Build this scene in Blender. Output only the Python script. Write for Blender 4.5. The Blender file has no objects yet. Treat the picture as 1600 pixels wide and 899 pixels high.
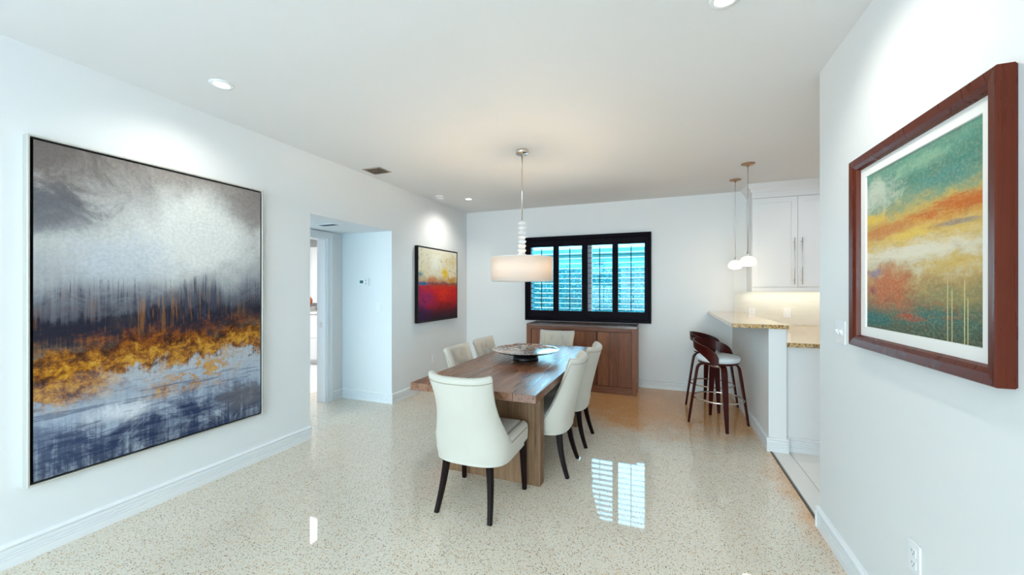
import bpy, bmesh, math, random
from mathutils import Vector, Matrix
random.seed(7)
R = math.radians
PI = math.pi
SC = bpy.context.scene
COL = SC.collection

# ------------------------------------------------------------------ camera
cd = bpy.data.cameras.new('camera'); cam = bpy.data.objects.new('camera', cd); COL.objects.link(cam)
FPX = 604.7
cd.sensor_width = 36; cd.lens = FPX * 36 / 1600; cd.shift_y = 1.5 / 1600; cd.clip_start = 0.02
cam.location = (0, 0, 1.42)
cam.rotation_euler = (R(90), 0, math.atan(235 / FPX))
SC.camera = cam

# ------------------------------------------------------------------ world
w = bpy.data.worlds.new('world'); SC.world = w; w.use_nodes = True
wn = w.node_tree; wn.nodes.clear()
wo = wn.nodes.new('ShaderNodeOutputWorld'); wb = wn.nodes.new('ShaderNodeBackground')
wt = wn.nodes.new('ShaderNodeTexCoord'); wsx = wn.nodes.new('ShaderNodeSeparateXYZ'); wr = wn.nodes.new('ShaderNodeValToRGB')
wr.color_ramp.elements[0].position = 0.0; wr.color_ramp.elements[0].color = (0.62, 0.95, 1.0, 1)
wr.color_ramp.elements[1].position = 0.8; wr.color_ramp.elements[1].color = (0.30, 0.62, 1.0, 1)
wn.links.new(wt.outputs['Generated'], wsx.inputs[0]); wn.links.new(wsx.outputs['Z'], wr.inputs[0])
wn.links.new(wr.outputs[0], wb.inputs[0]); wn.links.new(wb.outputs[0], wo.inputs[0])
wb.inputs[1].default_value = 3.4

# ------------------------------------------------------------------ daylight and exposure
def area(name, loc, rot, sx, sy, power, color):
    l = bpy.data.lights.new(name, 'AREA'); l.shape = 'RECTANGLE'; l.size = sx; l.size_y = sy
    l.energy = power; l.color = color
    o = bpy.data.objects.new(name, l); COL.objects.link(o); o.location = loc; o.rotation_euler = rot
    return o
area('rear_window_daylight', (-1.2, -3.22, 1.25), (R(90), 0, 0), 3.6, 2.2, 66, (0.82, 0.92, 1.0))
area('hall_window_daylight', (-3.55, 0.62, 1.3), (R(90), 0, 0), 0.5, 1.5, 7.5, (0.30, 0.68, 1.0))
area('shutter_window_daylight', (-1.09, 5.99, 1.57), (R(-90), 0, 0), 1.7, 1.1, 14, (0.55, 0.85, 1.0))
SC.view_settings.view_transform = 'Standard'
SC.view_settings.look = 'None'
SC.view_settings.gamma = 1
SC.view_settings.use_curve_mapping = False
SC.view_settings.exposure = 1.12

# ------------------------------------------------------------------ node helper
class G:
    def __init__(s, name):
        s.m = bpy.data.materials.new(name); s.m.use_nodes = True
        s.t = s.m.node_tree; s.t.nodes.clear()
        s.out = s.t.nodes.new('ShaderNodeOutputMaterial')
        s.b = s.t.nodes.new('ShaderNodeBsdfPrincipled')
        s.t.links.new(s.b.outputs[0], s.out.inputs[0])
        s.tc = s.t.nodes.new('ShaderNodeTexCoord')
    def put(s, sock, v):
        if isinstance(v, bpy.types.NodeSocket): s.t.links.new(v, sock)
        elif v is not None:
            if isinstance(v, (tuple, list)) and len(v) == 3 and sock.type == 'RGBA': v = (*v, 1)
            sock.default_value = v
    def set(s, **k):
        for a, v in k.items(): s.put(s.b.inputs[a.replace('_', ' ')], v)
        return s
    def math(s, op, a, b=None, c=None, clamp=False):
        n = s.t.nodes.new('ShaderNodeMath'); n.operation = op; n.use_clamp = clamp
        s.put(n.inputs[0], a)
        if b is not None: s.put(n.inputs[1], b)
        if c is not None: s.put(n.inputs[2], c)
        return n.outputs[0]
    def map(s, v, scale=(1, 1, 1), loc=(0, 0, 0), rot=(0, 0, 0)):
        n = s.t.nodes.new('ShaderNodeMapping'); s.put(n.inputs[0], v)
        n.inputs['Scale'].default_value = scale; n.inputs['Location'].default_value = loc; n.inputs['Rotation'].default_value = rot
        return n.outputs[0]
    def noise(s, v, scale=5, detail=4, rough=0.5, dist=0, color=False):
        n = s.t.nodes.new('ShaderNodeTexNoise'); s.put(n.inputs['Vector'], v)
        n.inputs['Scale'].default_value = scale; n.inputs['Detail'].default_value = detail
        n.inputs['Roughness'].default_value = rough; n.inputs['Distortion'].default_value = dist
        return n.outputs['Color' if color else 'Fac']
    def voro(s, v, scale, feature='F1'):
        n = s.t.nodes.new('ShaderNodeTexVoronoi'); s.put(n.inputs['Vector'], v); n.feature = feature
        n.inputs['Scale'].default_value = scale
        return n.outputs
    def ramp(s, f, stops, interp='LINEAR'):
        n = s.t.nodes.new('ShaderNodeValToRGB'); n.color_ramp.interpolation = interp
        e = n.color_ramp.elements
        while len(e) > 1: e.remove(e[-1])
        for i, (p, c) in enumerate(stops):
            x = e[0] if i == 0 else e.new(p)
            x.position = p; x.color = (*c, 1) if len(c) == 3 else c
        s.put(n.inputs[0], f)
        return n.outputs[0]
    def mix(s, f, a, b, mode='MIX'):
        n = s.t.nodes.new('ShaderNodeMix'); n.data_type = 'RGBA'; n.blend_type = mode
        s.put(n.inputs[0], f); s.put(n.inputs[6], a); s.put(n.inputs[7], b)
        return n.outputs[2]
    def rng(s, v, a, b, c=0, d=1, smooth=False):
        n = s.t.nodes.new('ShaderNodeMapRange'); n.clamp = True
        if smooth: n.interpolation_type = 'SMOOTHSTEP'
        s.put(n.inputs[0], v)
        for i, x in enumerate((a, b, c, d)): n.inputs[i + 1].default_value = x
        return n.outputs[0]
    def sep(s, v):
        n = s.t.nodes.new('ShaderNodeSeparateXYZ'); s.put(n.inputs[0], v); return n.outputs
    def bump(s, h, strength=0.3, dist=0.01):
        n = s.t.nodes.new('ShaderNodeBump'); n.inputs['Strength'].default_value = strength; n.inputs['Distance'].default_value = dist
        s.put(n.inputs['Height'], h); s.put(s.b.inputs['Normal'], n.outputs[0])
    def info(s):
        n = s.t.nodes.new('ShaderNodeObjectInfo'); return n.outputs['Random']

def srgb(r, g, b):
    f = lambda c: ((c / 255 + 0.055) / 1.055) ** 2.4 if c > 10 else c / 255 / 12.92
    return (f(r), f(g), f(b))

def plain(name, col, rough=0.5, metal=0.0, **k):
    g = G(name); g.set(Base_Color=col, Roughness=rough, Metallic=metal, **k)
    return g.m

def painted(name, col, rough=0.55, amt=0.02):
    g = G(name); n = g.noise(g.tc.outputs['Object'], 1.3, 3)
    c2 = tuple(x * (1 - amt * 2) for x in col)
    g.set(Base_Color=g.mix(n, c2, col), Roughness=rough)
    g.bump(g.noise(g.tc.outputs['Object'], 220, 2), 0.04, 0.002)
    return g.m

def wood(name, stops, axis='Y', rough=0.5, scale=1.0, varied=0.15, coat=0.0, spec=0.4, bump=0.15):
    g = G(name)
    v = g.tc.outputs['Object']
    st = {'X': (0.8, 14, 14), 'Y': (14, 0.8, 14), 'Z': (14, 14, 0.8)}[axis]
    st = tuple(x * scale for x in st)
    r = g.info()
    cmb = g.t.nodes.new('ShaderNodeCombineXYZ')
    g.put(cmb.inputs[0], g.math('MULTIPLY', r, 7.0)); g.put(cmb.inputs[1], g.math('MULTIPLY', r, 3.0)); g.put(cmb.inputs[2], g.math('MULTIPLY', r, 5.0))
    va = g.t.nodes.new('ShaderNodeVectorMath'); g.put(va.inputs[0], v); g.put(va.inputs[1], cmb.outputs[0])
    n1 = g.noise(g.map(va.outputs[0], st), 2.2, 6, 0.62, 1.2)
    n2 = g.noise(g.map(va.outputs[0], tuple(x * 5 for x in st)), 2.0, 3, 0.7)
    f = g.math('ADD', g.math('MULTIPLY', n1, 0.75), g.math('MULTIPLY', n2, 0.25))
    f = g.math('ADD', f, g.math('MULTIPLY', g.math('SUBTRACT', r, 0.5), varied))
    g.set(Base_Color=g.ramp(f, stops), Roughness=g.rng(n1, 0.3, 0.7, rough - 0.08, rough + 0.1), Coat_Weight=coat, Coat_Roughness=0.15, Specular_IOR_Level=spec)
    g.bump(n2, bump, 0.003)
    return g.m

M = {}
M['wall'] = painted('wall_paint', (0.80, 0.81, 0.81))
M['ceiling'] = painted('ceiling_paint', (0.80, 0.795, 0.79), 0.7)
M['trim'] = painted('trim_paint', (0.84, 0.85, 0.86), 0.35)
M['cabinet'] = painted('cabinet_lacquer', (0.82, 0.82, 0.82), 0.3)
M['plastic'] = plain('white_plastic', (0.82, 0.83, 0.84), 0.3)
M['dark'] = plain('dark_slot', (0.02, 0.02, 0.02), 0.6)
M['chrome'] = plain('polished_nickel', (0.72, 0.64, 0.56), 0.18, 1.0)
M['steel'] = plain('brushed_steel', (0.66, 0.65, 0.63), 0.3, 1.0)
M['bronze'] = plain('bronze', (0.42, 0.27, 0.17), 0.35, 1.0)
M['silverframe'] = plain('silver_leaf', (0.62, 0.62, 0.58), 0.35, 0.6)
M['blackframe'] = plain('black_frame', (0.005, 0.003, 0.003), 0.4, Specular_IOR_Level=0.2)
M['espresso'] = wood('espresso_wood', [(0.3, (0.006, 0.002, 0.002)), (0.7, (0.012, 0.004, 0.004))], 'Z', 0.4, spec=0.12)
M['shutter'] = plain('espresso_lacquer', (0.004, 0.002, 0.006), 0.45, Specular_IOR_Level=0.06)
M['louver'] = plain('louver_lacquer', (0.006, 0.004, 0.008), 0.22, Specular_IOR_Level=0.9)
M['stoolwood'] = wood('cherry_bentwood', [(0.25, (0.030, 0.002, 0.0015)), (0.75, (0.062, 0.005, 0.003))], 'Z', 0.35, spec=0.2)
M['tablewood'] = wood('table_oak', [(0.25, srgb(78, 48, 34)), (0.5, srgb(126, 86, 64)), (0.75, srgb(158, 118, 92))], 'Y', 0.30, bump=0.03, spec=0.6)
M['legwood'] = wood('trestle_oak', [(0.25, srgb(88, 62, 42)), (0.5, srgb(130, 98, 70)), (0.78, srgb(158, 126, 96))], 'Z', 0.5)
M['sidewood_x'] = wood('sideboard_wood', [(0.25, srgb(76, 40, 26)), (0.5, srgb(120, 72, 50)), (0.78, srgb(150, 98, 72))], 'X', 0.45)
M['sidewood_z'] = wood('sideboard_door_wood', [(0.25, srgb(74, 38, 22)), (0.5, srgb(126, 74, 46)), (0.78, srgb(160, 104, 70))], 'Z', 0.45)
M['sidetop'] = wood('sideboard_top_wood', [(0.25, srgb(84, 58, 48)), (0.75, srgb(128, 100, 88))], 'X', 0.2, bump=0.02, spec=0.7)
M['redwood'] = wood('mahogany_frame', [(0.2, (0.075, 0.009, 0.002)), (0.8, (0.12, 0.018, 0.004))], 'Z', 0.3, spec=0.25)
M['mat'] = plain('mat_board', (0.80, 0.79, 0.76), 0.8)
M['seatwhite'] = plain('white_leatherette', (0.74, 0.78, 0.80), 0.4)

g = G('linen_fabric'); o = g.tc.outputs['Object']
wv = g.noise(g.map(o, (1, 1, 0.4)), 900, 2)
g.set(Base_Color=g.mix(g.noise(o, 6, 3), (0.54, 0.515, 0.45), (0.60, 0.575, 0.51)), Roughness=0.85, Sheen_Weight=0.2)
g.bump(wv, 0.12, 0.001); M['linen'] = g.m
M['welt'] = plain('welt_cord', (0.40, 0.36, 0.29), 0.8)

g = G('lamp_shade_linen')
g.set(Base_Color=(0.80, 0.76, 0.72), Roughness=0.8, Subsurface_Weight=0.0)
tr = g.t.nodes.new('ShaderNodeBsdfTranslucent'); tr.inputs[0].default_value = (0.85, 0.72, 0.56, 1)
mx = g.t.nodes.new('ShaderNodeMixShader'); mx.inputs[0].default_value = 0.25
g.t.links.new(g.b.outputs[0], mx.inputs[1]); g.t.links.new(tr.outputs[0], mx.inputs[2]); g.t.links.new(mx.outputs[0], g.out.inputs[0])
M['shade'] = g.m
M['diffuser'] = g.m.copy(); M['diffuser'].name = 'frosted_diffuser'
for n_ in M['diffuser'].node_tree.nodes:
    if n_.type == 'MIX_SHADER': n_.inputs[0].default_value = 0.85

g = G('crystal'); g.set(Base_Color=(0.97, 0.98, 1.0), Roughness=0.03, Transmission_Weight=0.35, IOR=1.55); M['crystal'] = g.m

def emit(name, col, st):
    g = G(name); g.set(Base_Color=(0.8, 0.8, 0.8), Emission_Color=col, Emission_Strength=st, Roughness=0.4); return g.m
M['led'] = emit('led_lens', (1, 0.97, 0.92), 8)
g = G('art_glass_shade'); o = g.tc.outputs['Object']
sw = g.noise(o, 22, 3, 0.5, 3)
g.set(Base_Color=(0.5, 0.46, 0.40), Roughness=0.15, Emission_Color=g.ramp(sw, [(0.35, (1, 0.70, 0.36)), (0.5, (1, 0.93, 0.78)), (0.65, (1, 0.98, 0.94))]), Emission_Strength=0.42)
M['artglass'] = g.m

# window glass, slightly teal
g = G('teal_window_glass'); g.t.nodes.remove(g.b)
tp = g.t.nodes.new('ShaderNodeBsdfTransparent'); tp.inputs[0].default_value = (0.46, 0.86, 1.0, 1)
gl = g.t.nodes.new('ShaderNodeBsdfGlossy'); gl.inputs['Roughness'].default_value = 0.02
fr = g.t.nodes.new('ShaderNodeFresnel'); fr.inputs[0].default_value = 1.35
mx = g.t.nodes.new('ShaderNodeMixShader')
g.t.links.new(fr.outputs[0], mx.inputs[0]); g.t.links.new(tp.outputs[0], mx.inputs[1]); g.t.links.new(gl.outputs[0], mx.inputs[2]); g.t.links.new(mx.outputs[0], g.out.inputs[0])
M['glass'] = g.m
M['clearglass'] = g.m.copy(); M['clearglass'].name = 'clear_window_glass'
for n_ in M['clearglass'].node_tree.nodes:
    if n_.type == 'BSDF_TRANSPARENT': n_.inputs[0].default_value = (0.96, 0.97, 0.97, 1)

# terrazzo
g = G('terrazzo'); o = g.tc.outputs['Object']
va = g.voro(o, 112); vb = g.voro(o, 210)
ra = g.sep(va['Color']); rb = g.sep(vb['Color'])
chip0 = g.ramp(ra[0], [(0.0, srgb(214, 206, 190)), (0.30, srgb(198, 192, 178)), (0.55, srgb(224, 216, 198)), (0.64, srgb(200, 170, 126)), (0.75, srgb(146, 106, 72)), (0.83, srgb(116, 106, 98)), (0.90, srgb(206, 160, 104))], 'CONSTANT')
base = g.mix(g.noise(o, 3, 3), srgb(220, 211, 194), srgb(230, 222, 207))
m1 = g.rng(va['Distance'], 0.36, 0.44, 1, 0)
c = g.mix(m1, base, chip0)
chipb = g.ramp(rb[1], [(0.0, srgb(218, 210, 194)), (0.66, srgb(160, 128, 92)), (0.80, srgb(116, 106, 96)), (0.92, srgb(214, 208, 196))], 'CONSTANT')
m2 = g.math('MULTIPLY', g.rng(vb['Distance'], 0.30, 0.40, 1, 0), g.rng(rb[2], 0.55, 0.56))
c = g.mix(m2, c, chipb)
c = g.mix(1.0, c, (0.98, 0.98, 0.98), 'MULTIPLY')
# old amber discolouration of the slab, with warm reflected light painted in
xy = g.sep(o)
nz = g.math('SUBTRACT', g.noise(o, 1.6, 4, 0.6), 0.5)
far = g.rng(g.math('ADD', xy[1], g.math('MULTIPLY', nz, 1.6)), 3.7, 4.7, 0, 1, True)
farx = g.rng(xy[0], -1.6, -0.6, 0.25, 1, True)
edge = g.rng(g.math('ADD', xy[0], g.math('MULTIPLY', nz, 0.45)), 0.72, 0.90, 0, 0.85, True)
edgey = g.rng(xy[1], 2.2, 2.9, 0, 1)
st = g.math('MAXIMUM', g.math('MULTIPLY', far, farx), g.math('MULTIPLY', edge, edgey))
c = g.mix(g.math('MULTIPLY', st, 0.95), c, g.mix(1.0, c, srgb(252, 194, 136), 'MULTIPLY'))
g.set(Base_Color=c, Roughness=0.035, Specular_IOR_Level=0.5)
g.bump(g.noise(o, 3, 1), 0.006, 0.01)
M['terrazzo'] = g.m

g = G('kitchen_tile'); o = g.tc.outputs['Object']
g.set(Base_Color=g.mix(g.noise(o, 3, 5, 0.6, 0.6), (0.76, 0.73, 0.68), (0.84, 0.83, 0.80)), Roughness=0.25); M['tile'] = g.m
M['grout'] = plain('grout', (0.55, 0.52, 0.48), 0.8)
g = G('white_lacquer_floor'); g.set(Base_Color=(0.85, 0.85, 0.83), Roughness=0.1); M['whitefloor'] = g.m

g = G('granite'); o = g.tc.outputs['Object']
v = g.voro(o, 130); r = g.sep(v['Color']); v2 = g.voro(o, 60); r2 = g.sep(v2['Color'])
gc = g.ramp(r[0], [(0, srgb(196, 160, 104)), (0.22, srgb(170, 120, 60)), (0.4, srgb(214, 190, 150)), (0.6, srgb(120, 92, 66)), (0.75, srgb(60, 50, 44)), (0.86, srgb(210, 170, 90))], 'CONSTANT')
gc = g.mix(g.math('MULTIPLY', r2[0], 0.4), gc, srgb(190, 150, 96))
g.set(Base_Color=gc, Roughness=0.12, Specular_IOR_Level=0.7, Coat_Weight=0.6, Coat_Roughness=0.03); M['granite'] = g.m
g = G('mosaic_strip'); g.set(Base_Color=g.mix(g.noise(g.map(g.tc.outputs['Object'], (4, 4, 60)), 2, 3), (0.70, 0.68, 0.60), (0.84, 0.83, 0.78)), Roughness=0.3)
M['mosaic'] = g.m

# mother-of-pearl bowl
g = G('mosaic_bowl'); o = g.tc.outputs['Object']
v = g.voro(g.map(o, (1, 1, 0.3)), 38); r = g.sep(v['Color'])
bc = g.ramp(r[0], [(0, srgb(186, 178, 180)), (0.22, srgb(190, 148, 96)), (0.38, srgb(120, 140, 160)), (0.52, srgb(214, 206, 196)), (0.66, srgb(140, 96, 62)), (0.8, srgb(196, 188, 170)), (0.92, srgb(150, 120, 130))], 'CONSTANT')
ed = g.t.nodes.new('ShaderNodeTexVoronoi'); ed.feature = 'DISTANCE_TO_EDGE'; ed.inputs['Scale'].default_value = 38
g.put(ed.inputs['Vector'], g.map(o, (1, 1, 0.3)))
bc = g.mix(g.rng(ed.outputs['Distance'], 0.02, 0.07), srgb(70, 60, 56), bc)
g.set(Base_Color=bc, Roughness=0.15, Coat_Weight=0.5, Coat_Roughness=0.05); M['bowl'] = g.m
M['bowldark'] = plain('bowl_underside', (0.004, 0.004, 0.006), 0.35)

# foliage and outdoors
g = G('hedge_leaf'); 
lf = g.noise(g.tc.outputs['Object'], 3.5, 5, 0.7)
g.set(Base_Color=g.ramp(lf, [(0.3, (0.20, 0.32, 0.26)), (0.5, (0.34, 0.48, 0.42)), (0.7, (0.60, 0.70, 0.60))]), Roughness=0.45)
M['leaf'] = g.m
M['leafcore'] = plain('hedge_core', (0.22, 0.34, 0.28), 0.9)
M['stucco'] = painted('neighbour_stucco', (0.62, 0.64, 0.62), 0.9)
M['roof'] = plain('neighbour_roof', (0.35, 0.33, 0.32), 0.8)
M['grass'] = plain('lawn', (0.10, 0.20, 0.07), 0.9)

# ------------------------------------------------------------------ paintings (UV based)
class P(G):
    def __init__(s, name, seed=0.0):
        super().__init__(name)
        uv = s.tc.outputs['UV']; s.uv = s.map(uv, (1, 1, 1), (seed, seed * 1.7, 0))
        q = s.sep(uv); s.u = q[0]; s.v = q[1]      # v: 0 bottom, 1 top
    def n(s, sx, sy, scale=1, detail=6, rough=0.65, dist=0.0, off=0.0):
        return s.math('MULTIPLY_ADD', s.noise(s.map(s.uv, (sx, sy, 1), (off, off * 0.7, 0)), scale, detail, rough, dist), 2.1, -0.55)
    def c0(s, n, a): return s.math('MULTIPLY', s.math('SUBTRACT', n, 0.5), a)
    def blob(s, u0, v0, su, sv, nz, amt=0.6, lo=1.0, hi=0.2):
        a = s.math('POWER', s.math('ABSOLUTE', s.math('DIVIDE', s.math('SUBTRACT', s.u, u0), su)), 2)
        b = s.math('POWER', s.math('ABSOLUTE', s.math('DIVIDE', s.math('SUBTRACT', s.v, v0), sv)), 2)
        d = s.math('SQRT', s.math('ADD', a, b))
        d = s.math('ADD', d, s.c0(nz, amt * 2))
        return s.rng(d, lo, hi, 0, 1, True)
    def band(s, vv, v0, hw, soft):
        d = s.math('ABSOLUTE', s.math('SUBTRACT', vv, v0))
        return s.rng(d, hw + soft, hw, 0, 1, True)
    def over(s, base, mask, col, k=1.0):
        return s.mix(s.math('MULTIPLY', mask, k) if k != 1.0 else mask, base, col)

def art_mist():
    p = P('oil_mist_over_gold', 3.1)
    fine = p.n(60, 90, 1, 5, 0.75); mott = p.n(5, 7, 1, 8, 0.72, 0.6); big = p.n(2.2, 2.6, 1, 5, 0.6, 0.5, 4)
    streak = p.n(55, 3.0, 1, 6, 0.7, 0.2, 2); hst = p.n(4, 60, 1, 5, 0.7, 0.3, 9)
    vw = p.math('ADD', p.v, p.c0(mott, 0.10)); vw = p.math('ADD', vw, p.c0(streak, 0.055)); vw = p.math('ADD', vw, p.c0(fine, 0.03))
    vw = p.math('SUBTRACT', vw, p.math('MULTIPLY', p.u, 0.02))
    c = p.ramp(vw, [(0.0, srgb(70, 78, 100)), (0.08, srgb(96, 108, 132)), (0.15, srgb(150, 162, 182)), (0.26, srgb(186, 194, 204)), (0.34, srgb(140, 128, 110)),
                    (0.42, srgb(80, 64, 60)), (0.46, srgb(48, 46, 58)), (0.53, srgb(112, 114, 124)), (0.60, srgb(170, 172, 176)), (0.72, srgb(200, 202, 200)), (0.86, srgb(186, 184, 182)), (1, srgb(150, 142, 136))])
    c = p.over(c, p.blob(0.02, 0.98, 0.45, 0.25, mott, 0.7), srgb(112, 102, 98), 0.85)
    c = p.over(c, p.blob(0.04, 0.80, 0.25, 0.10, mott, 0.8), srgb(104, 104, 112), 0.8)
    c = p.over(c, p.blob(0.98, 0.92, 0.28, 0.22, mott, 0.7), srgb(134, 124, 122), 0.7)
    c = p.over(c, p.blob(0.62, 0.76, 0.5, 0.22, big, 0.5), srgb(236, 238, 234), 0.95)
    c = p.over(c, p.blob(0.30, 0.66, 0.35, 0.12, mott, 0.6), srgb(208, 214, 222), 0.7)
    # golden band
    vg = p.math('ADD', p.v, p.c0(mott, 0.13)); vg = p.math('ADD', vg, p.c0(streak, 0.035))
    vg = p.math('SUBTRACT', vg, p.math('MULTIPLY', p.u, 0.03))
    br = p.n(11, 18, 1, 8, 0.8, 0.15, 6)
    gold = p.ramp(br, [(0.30, srgb(70, 34, 14)), (0.46, srgb(150, 88, 16)), (0.60, srgb(202, 140, 28)), (0.80, srgb(222, 176, 80))])
    c = p.over(c, p.band(vg, 0.325, 0.034, 0.03), gold, 0.95)
    c = p.over(c, p.math('MULTIPLY', p.band(vg, 0.27, 0.05, 0.03), p.blob(0.08, 0.26, 0.28, 0.14, mott, 0.5)), gold, 0.9)
    c = p.over(c, p.math('MULTIPLY', p.rng(br, 0.52, 0.56), p.blob(0.66, 0.24, 0.35, 0.09, mott, 0.6)), gold, 0.9)
    c = p.over(c, p.math('MULTIPLY', p.rng(mott, 0.50, 0.56), p.blob(0.45, 0.19, 0.16, 0.05, mott, 0.5)), gold, 0.9)
    rust = p.ramp(br, [(0.35, srgb(44, 20, 14)), (0.5, srgb(100, 44, 14)), (0.65, srgb(150, 78, 18))])
    c = p.over(c, p.math('MULTIPLY', p.band(vg, 0.378, 0.024, 0.024), p.blob(0.5, 0.38, 0.75, 0.4, mott, 0.5)), rust, 0.9)
    # dark treeline with drips
    dk = p.math('ADD', p.v, p.c0(streak, 0.07)); dk = p.math('ADD', dk, p.c0(mott, 0.10))
    c = p.over(c, p.math('MULTIPLY', p.band(dk, 0.445, 0.022, 0.035), p.rng(big, 0.36, 0.5)), srgb(34, 34, 50), 0.92)
    c = p.over(c, p.math('MULTIPLY', p.blob(0.75, 0.455, 0.20, 0.06, streak, 0.6), p.rng(fine, 0.35, 0.5)), srgb(30, 32, 52), 0.9)
    c = p.over(c, p.math('MULTIPLY', p.rng(streak, 0.56, 0.66), p.blob(0.4, 0.49, 0.6, 0.09, mott, 1.3)), srgb(186, 122, 56), 0.42)
    c = p.over(c, p.math('MULTIPLY', p.rng(streak, 0.44, 0.36), p.blob(0.45, 0.52, 0.6, 0.09, mott, 1.3)), srgb(70, 74, 92), 0.75)
    # water
    c = p.over(c, p.math('MULTIPLY', p.rng(p.math('ADD', p.math('MULTIPLY', streak, 0.4), p.math('MULTIPLY', mott, 0.6)), 0.45, 0.75), p.rng(p.v, 0.26, 0.12)), srgb(196, 208, 222), 0.7)
    c = p.over(c, p.math('MULTIPLY', p.blob(0.5, 0.06, 0.45, 0.13, mott, 0.9), p.rng(hst, 0.38, 0.52)), srgb(32, 46, 84), 0.85)
    c = p.over(c, p.math('MULTIPLY', p.blob(0.12, 0.06, 0.3, 0.10, mott, 0.9), p.rng(hst, 0.42, 0.56)), srgb(48, 62, 96), 0.7)
    c = p.over(c, p.blob(0.30, 0.15, 0.20, 0.05, mott, 0.8), srgb(226, 230, 236), 0.9)
    c = p.over(c, p.blob(0.9, 0.10, 0.22, 0.08, mott, 0.9), srgb(120, 116, 118), 0.6)
    c = p.over(c, p.math('MULTIPLY', p.rng(hst, 0.40, 0.34), p.rng(p.v, 0.3, 0.2)), srgb(60, 70, 100), 0.5)
    c = p.mix(p.rng(fine, 0.3, 0.7, 0.0, 0.16), c, srgb(60, 56, 60))
    c = p.mix(1.0, c, (0.93, 0.93, 0.93), 'MULTIPLY'); p.set(Base_Color=c, Roughness=0.55, Specular_IOR_Level=0.15); p.bump(br, 0.25, 0.004)
    return p.m

def art_red():
    p = P('oil_red_and_yellow', 8.4)
    fine = p.n(40, 60, 1, 5, 0.75); mott = p.n(8, 9, 1, 8, 0.78, 0.3); big = p.n(2.5, 2.5, 1, 5, 0.6, 0.5, 4); br = p.n(12, 16, 1, 7, 0.75, 0.5, 6)
    vw = p.math('ADD', p.v, p.c0(mott, 0.10)); vw = p.math('ADD', vw, p.c0(fine, 0.04))
    c = p.ramp(vw, [(0, srgb(36, 14, 34)), (0.12, srgb(84, 8, 22)), (0.25, srgb(196, 8, 14)), (0.42, srgb(230, 26, 12)), (0.50, srgb(206, 60, 36)), (0.53, srgb(190, 110, 90)), (0.57, srgb(214, 180, 140)), (0.64, srgb(246, 234, 200)), (1, srgb(244, 238, 214))])
    c = p.over(c, p.blob(0.10, 0.28, 0.45, 0.26, mott, 0.7), srgb(166, 26, 96), 0.92)
    c = p.over(c, p.blob(0.02, 0.10, 0.40, 0.18, mott, 0.7), srgb(46, 18, 70), 0.9)
    c = p.over(c, p.blob(0.62, 0.36, 0.22, 0.14, mott, 0.8), srgb(244, 44, 14), 0.85)
    c = p.over(c, p.blob(0.66, 0.67, 0.12, 0.14, mott, 0.6), srgb(252, 206, 20), 0.98)
    c = p.over(c, p.blob(0.85, 0.56, 0.22, 0.08, mott, 0.8), srgb(214, 150, 30), 0.9)
    c = p.over(c, p.blob(0.34, 0.57, 0.18, 0.06, mott, 0.7), srgb(226, 130, 70), 0.8)
    c = p.over(c, p.blob(0.10, 0.515, 0.20, 0.04, mott, 0.5), srgb(14, 110, 164), 0.98)
    c = p.over(c, p.blob(0.05, 0.64, 0.10, 0.05, mott, 1.0), srgb(70, 130, 150), 0.8)
    c = p.over(c, p.math('MULTIPLY', p.band(vw, 0.515, 0.006, 0.012), p.rng(p.u, 0.1, 0.3)), srgb(74, 74, 88), 0.8)
    c = p.over(c, p.math('MULTIPLY', p.rng(br, 0.60, 0.66), p.rng(p.v, 0.45, 0.7)), srgb(196, 170, 110), 0.6)
    c = p.over(c, p.blob(0.40, 0.80, 0.22, 0.2, mott, 0.7), srgb(255, 252, 236), 0.9)
    c = p.over(c, p.blob(0.85, 0.85, 0.22, 0.12, mott, 0.9), srgb(232, 206, 130), 0.6)
    c = p.over(c, p.math('MULTIPLY', p.rng(mott, 0.42, 0.2), p.rng(p.v, 0.5, 0.4)), srgb(80, 8, 26), 0.5)
    c = p.over(c, p.math('MULTIPLY', p.rng(br, 0.36, 0.30), p.rng(p.v, 0.5, 0.3)), srgb(70, 10, 24), 0.8)
    c = p.mix(1.0, c, (0.82, 0.82, 0.82), 'MULTIPLY'); p.set(Base_Color=c, Roughness=0.5, Specular_IOR_Level=0.12); p.bump(br, 0.25, 0.004)
    return p.m

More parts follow.
